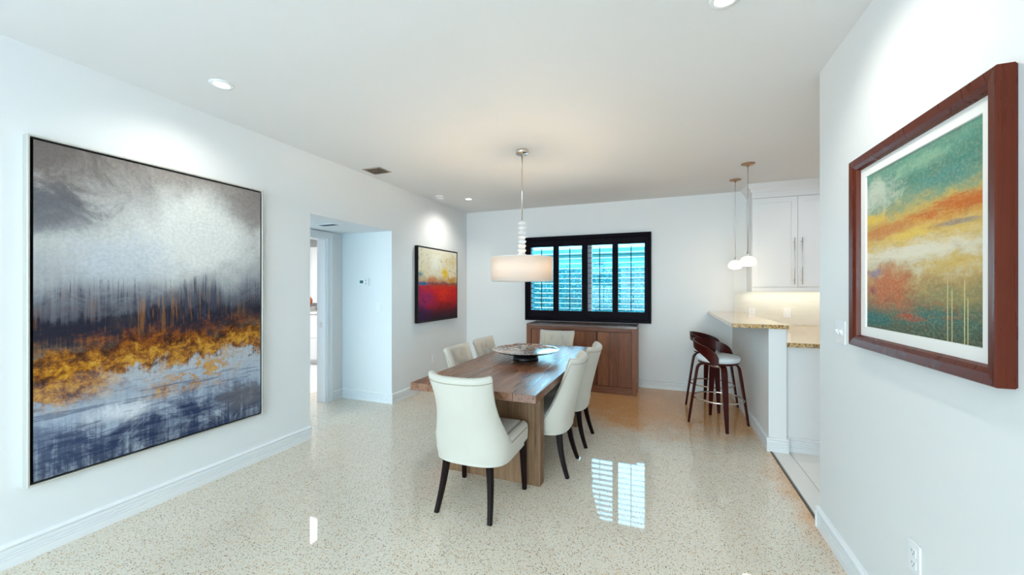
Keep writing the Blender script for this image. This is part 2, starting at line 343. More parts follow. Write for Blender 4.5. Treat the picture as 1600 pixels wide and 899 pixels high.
def art_sunset():
    p = P('print_of_teal_and_orange', 5.7)
    fine = p.n(50, 60, 1, 5, 0.75); mott = p.n(6, 9, 1, 8, 0.76, 0.5); big = p.n(2.2, 3, 1, 5, 0.6, 0.5, 4)
    br = p.n(9, 24, 1, 7, 0.75, 0.6, 6); hs = p.n(3, 22, 1, 6, 0.7, 0.5, 3)
    vw = p.math('ADD', p.v, p.c0(mott, 0.14)); vw = p.math('ADD', vw, p.c0(hs, 0.06))
    c = p.ramp(vw, [(0, srgb(76, 84, 64)), (0.10, srgb(72, 104, 88)), (0.2, srgb(130, 124, 84)), (0.30, srgb(190, 158, 96)), (0.38, srgb(214, 198, 158)), (0.46, srgb(228, 218, 192)), (0.54, srgb(224, 190, 110)),
                    (0.62, srgb(214, 150, 60)), (0.69, srgb(206, 176, 96)), (0.76, srgb(134, 160, 130)), (0.86, srgb(74, 136, 122)), (1, srgb(108, 160, 140))])
    c = p.over(c, p.blob(0.10, 0.84, 0.32, 0.16, mott, 0.6), srgb(206, 216, 196), 0.9)
    c = p.over(c, p.blob(0.75, 0.80, 0.35, 0.07, hs, 0.6), srgb(78, 142, 134), 0.85)
    c = p.over(c, p.blob(0.55, 0.92, 0.3, 0.06, mott, 0.8), srgb(150, 190, 160), 0.7)
    c = p.over(c, p.blob(0.85, 0.645, 0.42, 0.05, hs, 0.8), srgb(204, 104, 28), 0.95)
    c = p.over(c, p.blob(0.25, 0.60, 0.32, 0.05, hs, 0.8), srgb(206, 130, 62), 0.85)
    c = p.over(c, p.blob(0.06, 0.70, 0.22, 0.05, mott, 0.6), srgb(236, 196, 74), 0.9)
    c = p.over(c, p.blob(0.45, 0.56, 0.25, 0.04, hs, 0.6), srgb(236, 200, 86), 0.85)
    c = p.over(c, p.blob(0.85, 0.565, 0.22, 0.02, hs, 0.6), srgb(136, 128, 130), 0.7)
    c = p.over(c, p.blob(0.4, 0.46, 0.6, 0.05, hs, 0.6), srgb(236, 226, 204), 0.8)
    c = p.over(c, p.blob(0.85, 0.38, 0.35, 0.06, mott, 0.8), srgb(214, 176, 84), 0.85)
    c = p.over(c, p.blob(0.22, 0.26, 0.42, 0.18, mott, 0.5), srgb(196, 108, 56), 0.97)
    c = p.over(c, p.math('MULTIPLY', p.rng(br, 0.45, 0.7), p.blob(0.5, 0.16, 0.6, 0.16, mott, 0.4)), srgb(170, 92, 40), 0.7)
    c = p.over(c, p.blob(0.08, 0.24, 0.10, 0.06, mott, 0.9), srgb(146, 48, 72), 0.85)
    c = p.over(c, p.blob(0.10, 0.35, 0.10, 0.04, mott, 0.9), srgb(130, 140, 170), 0.6)
    c = p.over(c, p.blob(0.10, 0.06, 0.30, 0.06, mott, 0.5), srgb(26, 104, 100), 0.95)
    c = p.over(c, p.blob(0.62, 0.10, 0.34, 0.05, hs, 0.7), srgb(60, 112, 104), 0.85)
    c = p.over(c, p.blob(0.45, 0.10, 0.16, 0.03, hs, 0.8), srgb(184, 76, 32), 0.9)
    c = p.over(c, p.blob(0.80, 0.22, 0.3, 0.06, mott, 0.9), srgb(150, 140, 90), 0.8)
    for (u0, top) in ((0.77, 0.30), (0.80, 0.26), (0.88, 0.30), (0.90, 0.22)):
        m = p.math('MULTIPLY', p.rng(p.math('ABSOLUTE', p.math('SUBTRACT', p.u, u0)), 0.004, 0.002), p.rng(p.v, top, top - 0.02))
        c = p.over(c, m, srgb(226, 214, 150), 0.85)
    c = p.mix(p.rng(br, 0.5, 1.0, 0, 0.35), c, srgb(130, 84, 60))
    c = p.mix(p.rng(fine, 0.45, 0.9, 0, 0.25), c, srgb(236, 222, 180))
    c = p.mix(1.0, c, (0.82, 0.82, 0.82), 'MULTIPLY'); p.set(Base_Color=c, Roughness=0.5, Specular_IOR_Level=0.12); p.bump(br, 0.15, 0.002)
    return p.m

# ------------------------------------------------------------------ mesh builder
class MB:
    def __init__(s): s.v = []; s.f = []; s.uv = {}; s.sm = set()
    def add(s, vs, fs, smooth=False):
        k = len(s.v); s.v += [tuple(a) for a in vs]
        for f in fs:
            if smooth: s.sm.add(len(s.f))
            s.f.append(tuple(i + k for i in f))
        return s
    def box(s, a, b):
        x0, x1 = sorted((a[0], b[0])); y0, y1 = sorted((a[1], b[1])); z0, z1 = sorted((a[2], b[2]))
        return s.add([(x0, y0, z0), (x1, y0, z0), (x1, y1, z0), (x0, y1, z0), (x0, y0, z1), (x1, y0, z1), (x1, y1, z1), (x0, y1, z1)],
                     [(0, 3, 2, 1), (4, 5, 6, 7), (0, 1, 5, 4), (1, 2, 6, 5), (2, 3, 7, 6), (3, 0, 4, 7)])
    def lathe(s, prof, c=(0, 0, 0), n=32, smooth=True, a0=0, close=False, cap=True):
        vs = []; fs = []; m = len(prof)
        for i in range(n):
            a = 2 * PI * i / n + a0
            for (r, z) in prof: vs.append((c[0] + r * math.cos(a), c[1] + r * math.sin(a), c[2] + z))
        for i in range(n):
            j = (i + 1) % n
            for k in range(m - 1 + (1 if close else 0)):
                l = (k + 1) % m
                fs.append((i * m + k, j * m + k, j * m + l, i * m + l))
        if not close and cap:
            if prof[0][0] > 1e-5: fs.append(tuple(i * m for i in reversed(range(n))))
            if prof[-1][0] > 1e-5: fs.append(tuple(i * m + m - 1 for i in range(n)))
        return s.add(vs, fs, smooth)
    def tube(s, path, r, n=10, closed=False, smooth=True):
        path = [Vector(p) for p in path]; N = len(path); vs = []; fs = []
        up = Vector((0, 0, 1)); prev = None
        for i, p in enumerate(path):
            if closed: t = path[(i + 1) % N] - path[i - 1]
            else: t = path[min(i + 1, N - 1)] - path[max(i - 1, 0)]
            t.normalize()
            if prev is None:
                x = t.cross(up)
                if x.length < 1e-3: x = t.cross(Vector((1, 0, 0)))
            else: x = prev - t * prev.dot(t)
            x.normalize(); prev = x; y = t.cross(x)
            rr = r[i] if isinstance(r, (list, tuple)) else r
            for k in range(n):
                a = 2 * PI * k / n; vs.append(p + x * math.cos(a) * rr + y * math.sin(a) * rr)
        for i in range(N if closed else N - 1):
            j = (i + 1) % N
            for k in range(n):
                l = (k + 1) % n; fs.append((i * n + k, i * n + l, j * n + l, j * n + k))
        if not closed: fs.append(tuple(reversed(range(n)))); fs.append(tuple((N - 1) * n + k for k in range(n)))
        return s.add(vs, fs, smooth)
    def sweep(s, path, side, w, t, smooth=False):
        """rectangular section: width w along side vector, thickness t along the normal"""
        path = [Vector(p) for p in path]; N = len(path); vs = []; fs = []; side = Vector(side).normalized()
        for i, p in enumerate(path):
            tg = (path[min(i + 1, N - 1)] - path[max(i - 1, 0)]).normalized()
            nrm = tg.cross(side).normalized()
            ww = (w[i] if isinstance(w, (list, tuple)) else w) / 2; tt = (t[i] if isinstance(t, (list, tuple)) else t) / 2
            c = 0.3
            for (a, b) in ((-1, -1 + c), (-1 + c, -1), (1 - c, -1), (1, -1 + c), (1, 1 - c), (1 - c, 1), (-1 + c, 1), (-1, 1 - c)):
                # chamfer in absolute terms
                cw = min(ww, tt) * c
                aa = a * ww if abs(a) == 1 else math.copysign(ww - cw, a)
                bb = b * tt if abs(b) == 1 else math.copysign(tt - cw, b)
                vs.append(p + side * aa + nrm * bb)
        for i in range(N - 1):
            for k in range(8):
                l = (k + 1) % 8; fs.append((i * 8 + k, i * 8 + l, (i + 1) * 8 + l, (i + 1) * 8 + k))
        fs.append(tuple(reversed(range(8)))); fs.append(tuple((N - 1) * 8 + k for k in range(8)))
        return s.add(vs, fs, smooth)
    def prism(s, poly, z0, z1):
        n = len(poly)
        return s.add([(x, y, z0) for x, y in poly] + [(x, y, z1) for x, y in poly],
                     [tuple(reversed(range(n))), tuple(range(n, 2 * n))] + [(i, (i + 1) % n, n + (i + 1) % n, n + i) for i in range(n)])
    def extrude(s, prof, a, b, nrm):
        """prof: (depth, z) closed polygon; run from a to b (xy), depth along nrm"""
        n = len(prof); vs = []
        for p in (a, b):
            for d, z in prof: vs.append((p[0] + nrm[0] * d, p[1] + nrm[1] * d, z))
        return s.add(vs, [tuple(reversed(range(n))), tuple(range(n, 2 * n))] + [(i, (i + 1) % n, n + (i + 1) % n, n + i) for i in range(n)])
    def build(s, name, mat, parent=None, bevel=0, seg=2):
        me = bpy.data.meshes.new(name); me.from_pydata(s.v, [], s.f)
        bm = bmesh.new(); bm.from_mesh(me)
        if s.sm:
            bm.faces.ensure_lookup_table()
            for i in s.sm: bm.faces[i].smooth = True
        bmesh.ops.recalc_face_normals(bm, faces=bm.faces)
        if bevel:
            ed = [e for e in bm.edges if len(e.link_faces) == 2 and e.calc_face_angle(0) > 0.5]
            bmesh.ops.bevel(bm, geom=ed, offset=bevel, segments=seg, affect='EDGES', profile=0.5, clamp_overlap=True)
            if seg > 1:
                for f in bm.faces: f.smooth = len(f.verts) > 0 and f.calc_area() < 0
        bm.to_mesh(me); bm.free(); me.materials.append(mat)
        o = bpy.data.objects.new(name, me); COL.objects.link(o)
        if parent: o.parent = parent
        return o

def smooth_by_angle(o, deg=40):
    me = o.data
    for p in me.polygons: p.use_smooth = True
    try: me.set_sharp_from_angle(angle=R(deg))
    except Exception: pass
    return o

def tag(o, label=None, cat=None, group=None, kind=None):
    if label: o['label'] = label
    if cat: o['category'] = cat
    if group: o['group'] = group
    if kind: o['kind'] = kind
    return o
def thing(name, label, cat, loc=(0, 0, 0), rz=0, group=None):
    o = bpy.data.objects.new(name, None); COL.objects.link(o); o.location = loc; o.rotation_euler = (0, 0, rz)
    o.empty_display_size = 0.05
    return tag(o, label, cat, group)
def struct(mb, name, mat, parent=None, bevel=0):
    o = mb.build(name, mat, parent, bevel)
    if not parent: o['kind'] = 'structure'
    return o
def kids(o): return [c for c in COL.objects if c.parent == o]
def copy_tree(o, parent=None):
    c = o.copy(); COL.objects.link(c); c.parent = parent
    for k in kids(o): copy_tree(k, c)
    return c
def uvquad(name, mat, corners, parent):
    """corners: bottom-left, bottom-right, top-right, top-left as seen"""
    me = bpy.data.meshes.new(name); me.from_pydata([tuple(c) for c in corners], [], [(0, 1, 2, 3)])
    u = me.uv_layers.new(name='UVMap')
    for i, c in enumerate(((0, 0), (1, 0), (1, 1), (0, 1))): u.data[i].uv = c
    me.materials.append(mat); o = bpy.data.objects.new(name, me); COL.objects.link(o); o.parent = parent
    return o

# ------------------------------------------------------------------ the room
H = 2.70; LX = -3.105; RX = 0.87; BY = 5.86; HALLZ = 2.13
m = MB()
m.box((LX - 0.15, -3.3, 0), (LX, 2.72, H))
m.box((-4.30, 3.905, 0), (LX, BY + 0.2, H))
struct(m, 'wall_left', M['wall'])
struct(MB().box((-4.10, 0.45, HALLZ), (LX - 0.15, 3.905, H)).box((LX - 0.15, 2.72, HALLZ), (LX, 3.905, H)), 'ceiling_hall', M['wall'])
# wall between hall and next room, with doorway y 2.95..3.655
m = MB().box((-4.02, 0.45, 0), (-3.90, 2.90, HALLZ)); m.box((-4.02, 3.655, 0), (-3.90, 3.905, HALLZ)); m.box((-4.02, 2.90, 2.04), (-3.90, 3.655, HALLZ))
struct(m, 'wall_hall', M['wall'])
# hall end with small window
m = MB().box((-3.90, 0.45, 0), (-3.255, 0.55, 0.6)); m.box((-3.90, 0.45, 2.06), (-3.255, 0.55, HALLZ))
struct(m, 'wall_hall_end', M['wall'])
# back wall with window hole
wx0, wx1, wz0, wz1 = -2.025, -0.16, 0.98, 2.17
m = MB()
m.box((LX, BY, 0), (wx0, BY + 0.2, H)); m.box((wx1, BY, 0), (0.88, BY + 0.2, H))
m.box((wx0, BY, 0), (wx1, BY + 0.2, wz0)); m.box((wx0, BY, wz1), (wx1, BY + 0.2, H))
struct(m, 'wall_back', M['wall'])
wk = struct(MB().box((0.88, BY - 0.012, 0), (3.4, BY + 0.2, H)), 'wall_kitchen', M['wall'])
struct(MB().box((RX, -3.3, 0), (RX + 0.12, 2.80, H)), 'wall_right', M['wall'])
struct(MB().box((3.3, 2.68, 0), (3.42, BY, H)), 'wall_kitchen_side', M['wall'])
struct(MB().box((RX + 0.12, 2.68, 0), (3.3, 2.80, H)), 'wall_kitchen_front', M['wall'])
# rear wall behind the viewpoint with a wide glazed opening
m = MB().box((LX - 0.15, -3.45, 0), (-3.0, -3.3, H)); m.box((0.6, -3.45, 0), (RX + 0.12, -3.3, H)); m.box((-3.0, -3.45, 2.35), (0.6, -3.3, H))
struct(m, 'wall_rear', M['wall'])
struct(MB().box((-4.10, -3.45, H), (3.42, BY + 0.2, H + 0.1)), 'ceiling', M['ceiling'])
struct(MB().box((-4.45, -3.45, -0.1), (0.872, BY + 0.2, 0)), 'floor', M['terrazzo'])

# kitchen floor: bed plus single tiles
kf = struct(MB().box((0.872, 2.68, -0.1), (3.42, BY + 0.2, -0.004)), 'floor_kitchen', M['grout'])
tile_me = MB().box((0, 0, -0.006), (0.496, 0.986, 0.0)).build('tile', M['tile'], kf, bevel=0.002, seg=1)
first = True
for ix in range(4):
    for iy in range(4):
        x = 1.025 + ix * 0.50; y = 2.84 + iy * 0.99 - (0.0 if ix % 2 == 0 else 0.45)
        t = tile_me if first else tile_me.copy()
        if not first: COL.objects.link(t); t.parent = kf
        t.location = (x, y, 0.002); first = False
brd = MB().box((0, 0, -0.006), (0.128, 1.2, 0.0)).build('border_tile', M['tile'], kf, bevel=0.002, seg=1)
brd.location = (0.893, 2.80, 0.002)
b2 = brd.copy(); COL.objects.link(b2); b2.parent = kf; b2.location = (0.893, 4.004, 0.002)
struct(MB().box((0.874, 2.80, -0.01), (0.886, 3.95, 0.004)), 'trim_1', plain('bronze_floor_strip', (0.07, 0.045, 0.03), 0.4))

# next room
struct(MB().box((-8.0, 2.2, -0.1), (-4.45, 6.4, 0.0)), 'floor_next_room', M['whitefloor'])
struct(MB().box((-8.0, 6.1, 0), (-4.3, 6.25, 2.6)), 'wall_next_room_back', M['wall'])
struct(MB().box((-8.1, 2.2, 0), (-8.0, 6.25, 2.6)), 'wall_next_room_left', M['wall'])
struct(MB().box((-8.0, 2.1, 0), (-4.02, 2.2, 2.6)), 'wall_next_room_front', M['wall'])
struct(MB().box((-8.1, 2.1, 2.5), (-4.02, 6.25, 2.6)), 'ceiling_next_room', M['ceiling'])

# baseboards
BP = [(0, 0), (0.016, 0), (0.016, 0.040), (0.011, 0.043), (0.016, 0.046), (0.016, 0.056), (0.011, 0.059), (0.016, 0.062), (0.016, 0.072), (0.011, 0.075), (0.016, 0.078), (0.016, 0.090), (0.012, 0.096), (0.020, 0.104), (0.022, 0.112), (0.014, 0.122), (0, 0.124)]
def base(name, *runs):
    m = MB()
    for a, b, n in runs: m.extrude(BP, a, b, n)
    return struct(m, name, M['trim'])
base('baseboard_left', ((LX, -3.3), (LX, 2.72), (1, 0)), ((LX, 3.905), (LX, BY), (1, 0)))
base('baseboard_alcove', ((-3.885, 3.905), (LX + 0.02, 3.905), (0, -1)), ((-3.90, 3.735), (-3.90, 3.905), (1, 0)))
base('baseboard_back', ((LX, BY), (0.86, BY), (0, -1)))
base('baseboard_right', ((RX, -3.3), (RX, 2.82), (-1, 0)), ((RX - 0.02, 2.80), (RX + 0.14, 2.80), (0, 1)))
base('baseboard_bar', ((0.865, 3.943), (0.865, BY), (-1, 0)), ((0.847, 3.963), (1.012, 3.963), (0, -1)))

# door casing of the doorway in the hall
m = MB(); m.box((-3.90, 3.655, 0), (-3.884, 3.735, 2.12)); m.box((-3.90, 2.82, 0), (-3.884, 2.90, 2.12)); m.box((-3.90, 2.90, 2.04), (-3.884, 3.655, 2.12))
m.box((-3.884, 3.715, 0), (-3.876, 3.735, 2.12)); m.box((-3.884, 2.82, 2.10), (-3.876, 3.715, 2.12))
m.box((-4.04, 3.640, 0), (-3.90, 3.655, 2.04)); m.box((-4.04, 2.90, 0), (-3.90, 2.915, 2.04)); m.box((-4.04, 2.90, 2.028), (-3.90, 3.655, 2.04))
d1 = struct(m, 'door_1', M['trim'])
MB().box((-3.99, 3.636, 0.93), (-3.955, 3.641, 1.00)).build('strike_plate', M['steel'], d1)

# ------------------------------------------------------------------ window and outdoors
m = MB()
m.box((wx0, 5.98, wz0), (wx0 + 0.05, 6.04, wz1)); m.box((wx1 - 0.05, 5.98, wz0), (wx1, 6.04, wz1))
m.box((wx0, 5.98, wz0), (wx1, 6.04, wz0 + 0.05)); m.box((wx0, 5.98, wz1 - 0.05), (wx1, 6.04, wz1)); m.box((-1.10, 5.98, wz0), (-1.01, 6.04, wz1))
win = struct(m, 'window_1', plain('window_aluminium', (0.60, 0.60, 0.62), 0.35))
MB().box((wx0 + 0.05, 6.005, wz0 + 0.05), (-1.10, 6.011, wz1 - 0.05)).build('pane', M['glass'], win)
MB().box((-1.01, 6.005, wz0 + 0.05), (wx1 - 0.05, 6.011, wz1 - 0.05)).build('pane', M['glass'], win)
m = MB()
for x in (-3.0, -1.84, -0.64, 0.54): m.box((x, -3.41, 0), (x + 0.06, -3.35, 2.35))
m.box((-3.0, -3.41, 0), (0.6, -3.35, 0.06)); m.box((-3.0, -3.41, 2.29), (0.6, -3.35, 2.35))
w2 = struct(m, 'window_2', plain('patio_door_frame', (0.7, 0.7, 0.7), 0.4))
for x0, x1 in ((-2.94, -1.84), (-1.78, -0.64), (-0.58, 0.54)):
    MB().box((x0, -3.384, 0.06), (x1, -3.376, 2.29)).build('pane', M['clearglass'], w2)
struct(MB().box((-25, 6.2, -0.25), (25, 40, -0.15)), 'ground_garden', M['grass'])
struct(MB().box((-25, -30, -0.25), (25, -3.5, -0.15)), 'ground_terrace', M['stucco'])

hd = thing('hedge', 'leafy green hedge seen through the shutter slats', 'hedge', (-1.4, 9.2, -0.15))
MB().box((-4.6, -0.35, 0), (4.6, 0.5, 2.02)).build('hedge_core', M['leafcore'], hd)
vs = []; fs = []
rnd = random.Random(3)
for i in range(30000):
    x = rnd.uniform(-4.7, 4.7)
    if rnd.random() < 0.8: y = -0.36 - abs(rnd.gauss(0, 0.10)); z = rnd.uniform(0.3, 2.1)
    else: y = rnd.uniform(-0.4, 0.5); z = 2.03 + abs(rnd.gauss(0, 0.06)) + 0.05 * math.sin(x * 3)
    c = Vector((x, y, z)); a = Vector((rnd.gauss(0, 1), rnd.gauss(0, 1), rnd.gauss(0, 1))).normalized(); b = a.cross(Vector((rnd.gauss(0, 1), rnd.gauss(0, 1), rnd.gauss(0, 1)))).normalized()
    l = rnd.uniform(0.018, 0.034); k = len(vs)
    vs += [c - a * l, c + b * l * 0.55, c + a * l, c - b * l * 0.55]; fs.append((k, k + 1, k + 2, k + 3))
hl = MB().add(vs, fs).build('foliage', M['leaf'], hd); hl['kind'] = 'stuff'

nb = thing('neighbouring_house', 'pale flat roofed house standing behind the garden hedge', 'house', (-1.5, 15, -0.15))
MB().box((-9, 0, 0), (9, 4, 2.85)).build('facade', M['stucco'], nb)
MB().box((-9.3, -0.5, 2.85), (9.3, 4.3, 3.05)).build('roof', M['roof'], nb)
for x in (-4.2, -1.0, 1.55, 2.45, 5.2):
    f = MB().box((x, -0.03, 2.15), (x + 0.5, 0.05, 2.6)).build('window_frame', M['roof'], nb)
    MB().box((x + 0.05, -0.035, 2.2), (x + 0.45, -0.025, 2.55)).build('pane', plain('dark_pane', (0.05, 0.08, 0.10), 0.1), f)

# ------------------------------------------------------------------ plantation shutters
sh = thing('plantation_shutters', 'dark espresso four-panel plantation shutters over the back wall window', 'shutters', (-1.09, BY, 0.92))
def L(x, y, z): return (x + 1.09, y - BY, z - 0.92)
FY0, FY1 = 5.80, 5.86
m = MB()
m.box(L(-2.035, FY0, 0.92), L(-2.0, FY1, 2.225)); m.box(L(-0.182, FY0, 0.92), L(-0.147, FY1, 2.225))
m.box(L(-2.0, FY0, 0.92), L(-0.182, FY1, 0.965)); m.box(L(-2.0, FY0, 2.17), L(-0.182, FY1, 2.225))
m.build('outer_frame', M['shutter'], sh, bevel=0.004)
pan = [(-1.999, -1.94, -1.575, -1.5325), (-1.5320, -1.489, -1.132, -1.0875), (-1.0870, -1.043, -0.684, -0.6415), (-0.6410, -0.601, -0.237, -0.183)]
tilts = [R(13), R(-3), R(-3), R(12)]
for (a, b, c_, d), tl in zip(pan, tilts):
    m = MB(); y0, y1 = 5.812, 5.842
    m.box(L(a, y0, 0.967), L(b, y1, 2.168)); m.box(L(c_, y0, 0.967), L(d, y1, 2.168))
    m.box(L(b, y0, 0.967), L(c_, y1, 1.08)); m.box(L(b, y0, 2.066), L(c_, y1, 2.168))
    p_ = m.build('shutter_panel', M['shutter'], sh, bevel=0.003, seg=1)
    prof = [(-0.034, 0), (-0.02, 0.0032), (0, 0.0040), (0.02, 0.0032), (0.034, 0), (0.02, -0.0032), (0, -0.0040), (-0.02, -0.0032)]
    cs, sn = math.cos(tl), math.sin(tl)
    lm = MB(); n = 8
    vs = [(x, yy * cs - zz * sn, yy * sn + zz * cs) for x in (0, c_ - b - 0.003) for (yy, zz) in prof]
    lm.add(vs, [tuple(range(n)), tuple(range(2 * n - 1, n - 1, -1))] + [(i, (i + 1) % n, n + (i + 1) % n, n + i) for i in range(n)])
    lo = lm.build('louver', M['louver'], p_)
    for k in range(13):
        q = lo if k == 0 else lo.copy()
        if k: COL.objects.link(q); q.parent = p_
        q.location = L(b + 0.0015, 5.838, 1.080 + 0.0379 + k * 0.0758)
    xm = (b + c_) / 2
    MB().box(L(xm - 0.006, 5.795, 1.09), L(xm + 0.006, 5.803, 2.03)).build('tilt_rod', M['shutter'], p_)

# ------------------------------------------------------------------ sideboard
sb = thing('sideboard', 'low brown wooden sideboard with recessed sliding doors beneath the window', 'sideboard', (-1.085, 5.57, 0))
def S(x, y, z): return (x + 1.085, y - 5.57, z)
sx0, sx1, sy0, sy1, sz = -1.85, -0.318, 5.34, 5.82, 0.912
m = MB(); m.box(S(sx0, sy0, 0), S(sx0 + 0.07, sy1, sz - 0.035)); m.build('side_panel', M['sidewood_z'], sb, bevel=0.002, seg=1)
m = MB(); m.box(S(sx1 - 0.062, sy0, 0), S(sx1, sy1, sz - 0.035)); m.build('side_panel', M['sidewood_z'], sb, bevel=0.002, seg=1)
MB().box(S(sx0, sy0, sz - 0.035), S(sx1, sy1, sz)).build('top', M['sidetop'], sb, bevel=0.002, seg=1)
MB().box(S(sx0 + 0.07, sy0, sz - 0.078), S(sx1 - 0.062, sy0 + 0.05, sz - 0.035)).build('rail', M['sidewood_x'], sb, bevel=0.002, seg=1)
MB().box(S(sx0 + 0.07, sy0, 0), S(sx1 - 0.062, sy0 + 0.4, 0.092)).build('plinth', M['sidewood_x'], sb, bevel=0.002, seg=1)
for a, b, dy in ((-1.780, -1.325, 0.018), (-1.318, -0.842, 0.024), (-0.835, -0.380, 0.018)):
    dr = MB().box(S(a + 0.004, sy0 + dy, 0.095), S(b - 0.002, sy0 + dy + 0.025, sz - 0.082)).build('door', M['sidewood_z'], sb, bevel=0.002, seg=1)
    # vertical boards of the door, a hair proud
    n = 3; wd = (b - a - 0.012) / n
    for k in range(n):
        MB().box(S(a + 0.006 + k * wd, sy0 + dy - 0.003, 0.098), S(a + 0.006 + (k + 1) * wd - 0.0015, sy0 + dy + 0.001, sz - 0.086)).build('board', M['sidewood_z'], dr)
MB().box(S(sx0 + 0.07, sy0 + 0.055, 0.10), S(sx1 - 0.062, sy1 - 0.02, sz - 0.04)).build('carcass', M['espresso'], sb)

# ------------------------------------------------------------------ dining table
TX0, TX1, TY0, TY1, TZ = -1.650, -0.725, 2.272, 4.39, 0.76
tb = thing('dining_table', 'long weathered brown wooden dining table on slab trestles', 'table', ((TX0 + TX1) / 2, (TY0 + TY1) / 2, 0))
def T(x, y, z): return (x - (TX0 + TX1) / 2, y - (TY0 + TY1) / 2, z)
nw = [0.0, 0.150, 0.315, 0.455, 0.615, 0.770, 0.925]
cuts = [[], [0.9], [1.5], [0.65], [1.25], []]
for i in range(6):
    ys = [0] + cuts[i] + [TY1 - TY0]
    for a, b in zip(ys[:-1], ys[1:]):
        o = MB().box(T(TX0 + nw[i] + 0.0007, TY0 + a + 0.0005, TZ - 0.052), T(TX0 + nw[i + 1] - 0.0007, TY0 + b - 0.0005, TZ)).build('plank', M['tablewood'], tb, bevel=0.0015, seg=1)
for y0, y1 in ((2.648, 2.735), (3.93, 4.017)):
    MB().box(T(-1.565 + 0.05, y0 + 0.004, 0), T(-0.812 - 0.045, y1 - 0.004, TZ - 0.053)).build('trestle_panel', M['legwood'], tb)
    MB().box(T(-1.565, y0, 0), T(-1.565 + 0.05, y1, TZ - 0.053)).build('trestle_post', M['legwood'], tb, bevel=0.003, seg=1)
    MB().box(T(-0.857, y0, 0), T(-0.812, y1, TZ - 0.053)).build('trestle_post', M['legwood'], tb, bevel=0.003, seg=1)
MB().box(T(-1.30, 2.735, 0.64), T(-1.08, 3.93, 0.706)).build('beam', M['legwood'], tb)

# bowl
bw = thing('pedestal_bowl', 'wide shallow mosaic bowl on a dark foot, centred on the dining table', 'bowl', (-1.185, 3.40, TZ))
MB().lathe([(0.0, 0.060), (0.10, 0.062), (0.20, 0.072), (0.27, 0.084), (0.305, 0.094), (0.312, 0.098), (0.310, 0.094)], n=64, cap=False).build('bowl_surface', M['bowl'], bw)
MB().lathe([(0.0, 0.054), (0.12, 0.050), (0.20, 0.062), (0.27, 0.078), (0.311, 0.095)], n=64, cap=False).build('underside', M['bowldark'], bw)
MB().lathe([(0.120, 0.0), (0.118, 0.012), (0.108, 0.052)], n=48).build('foot', M['bowldark'], bw)

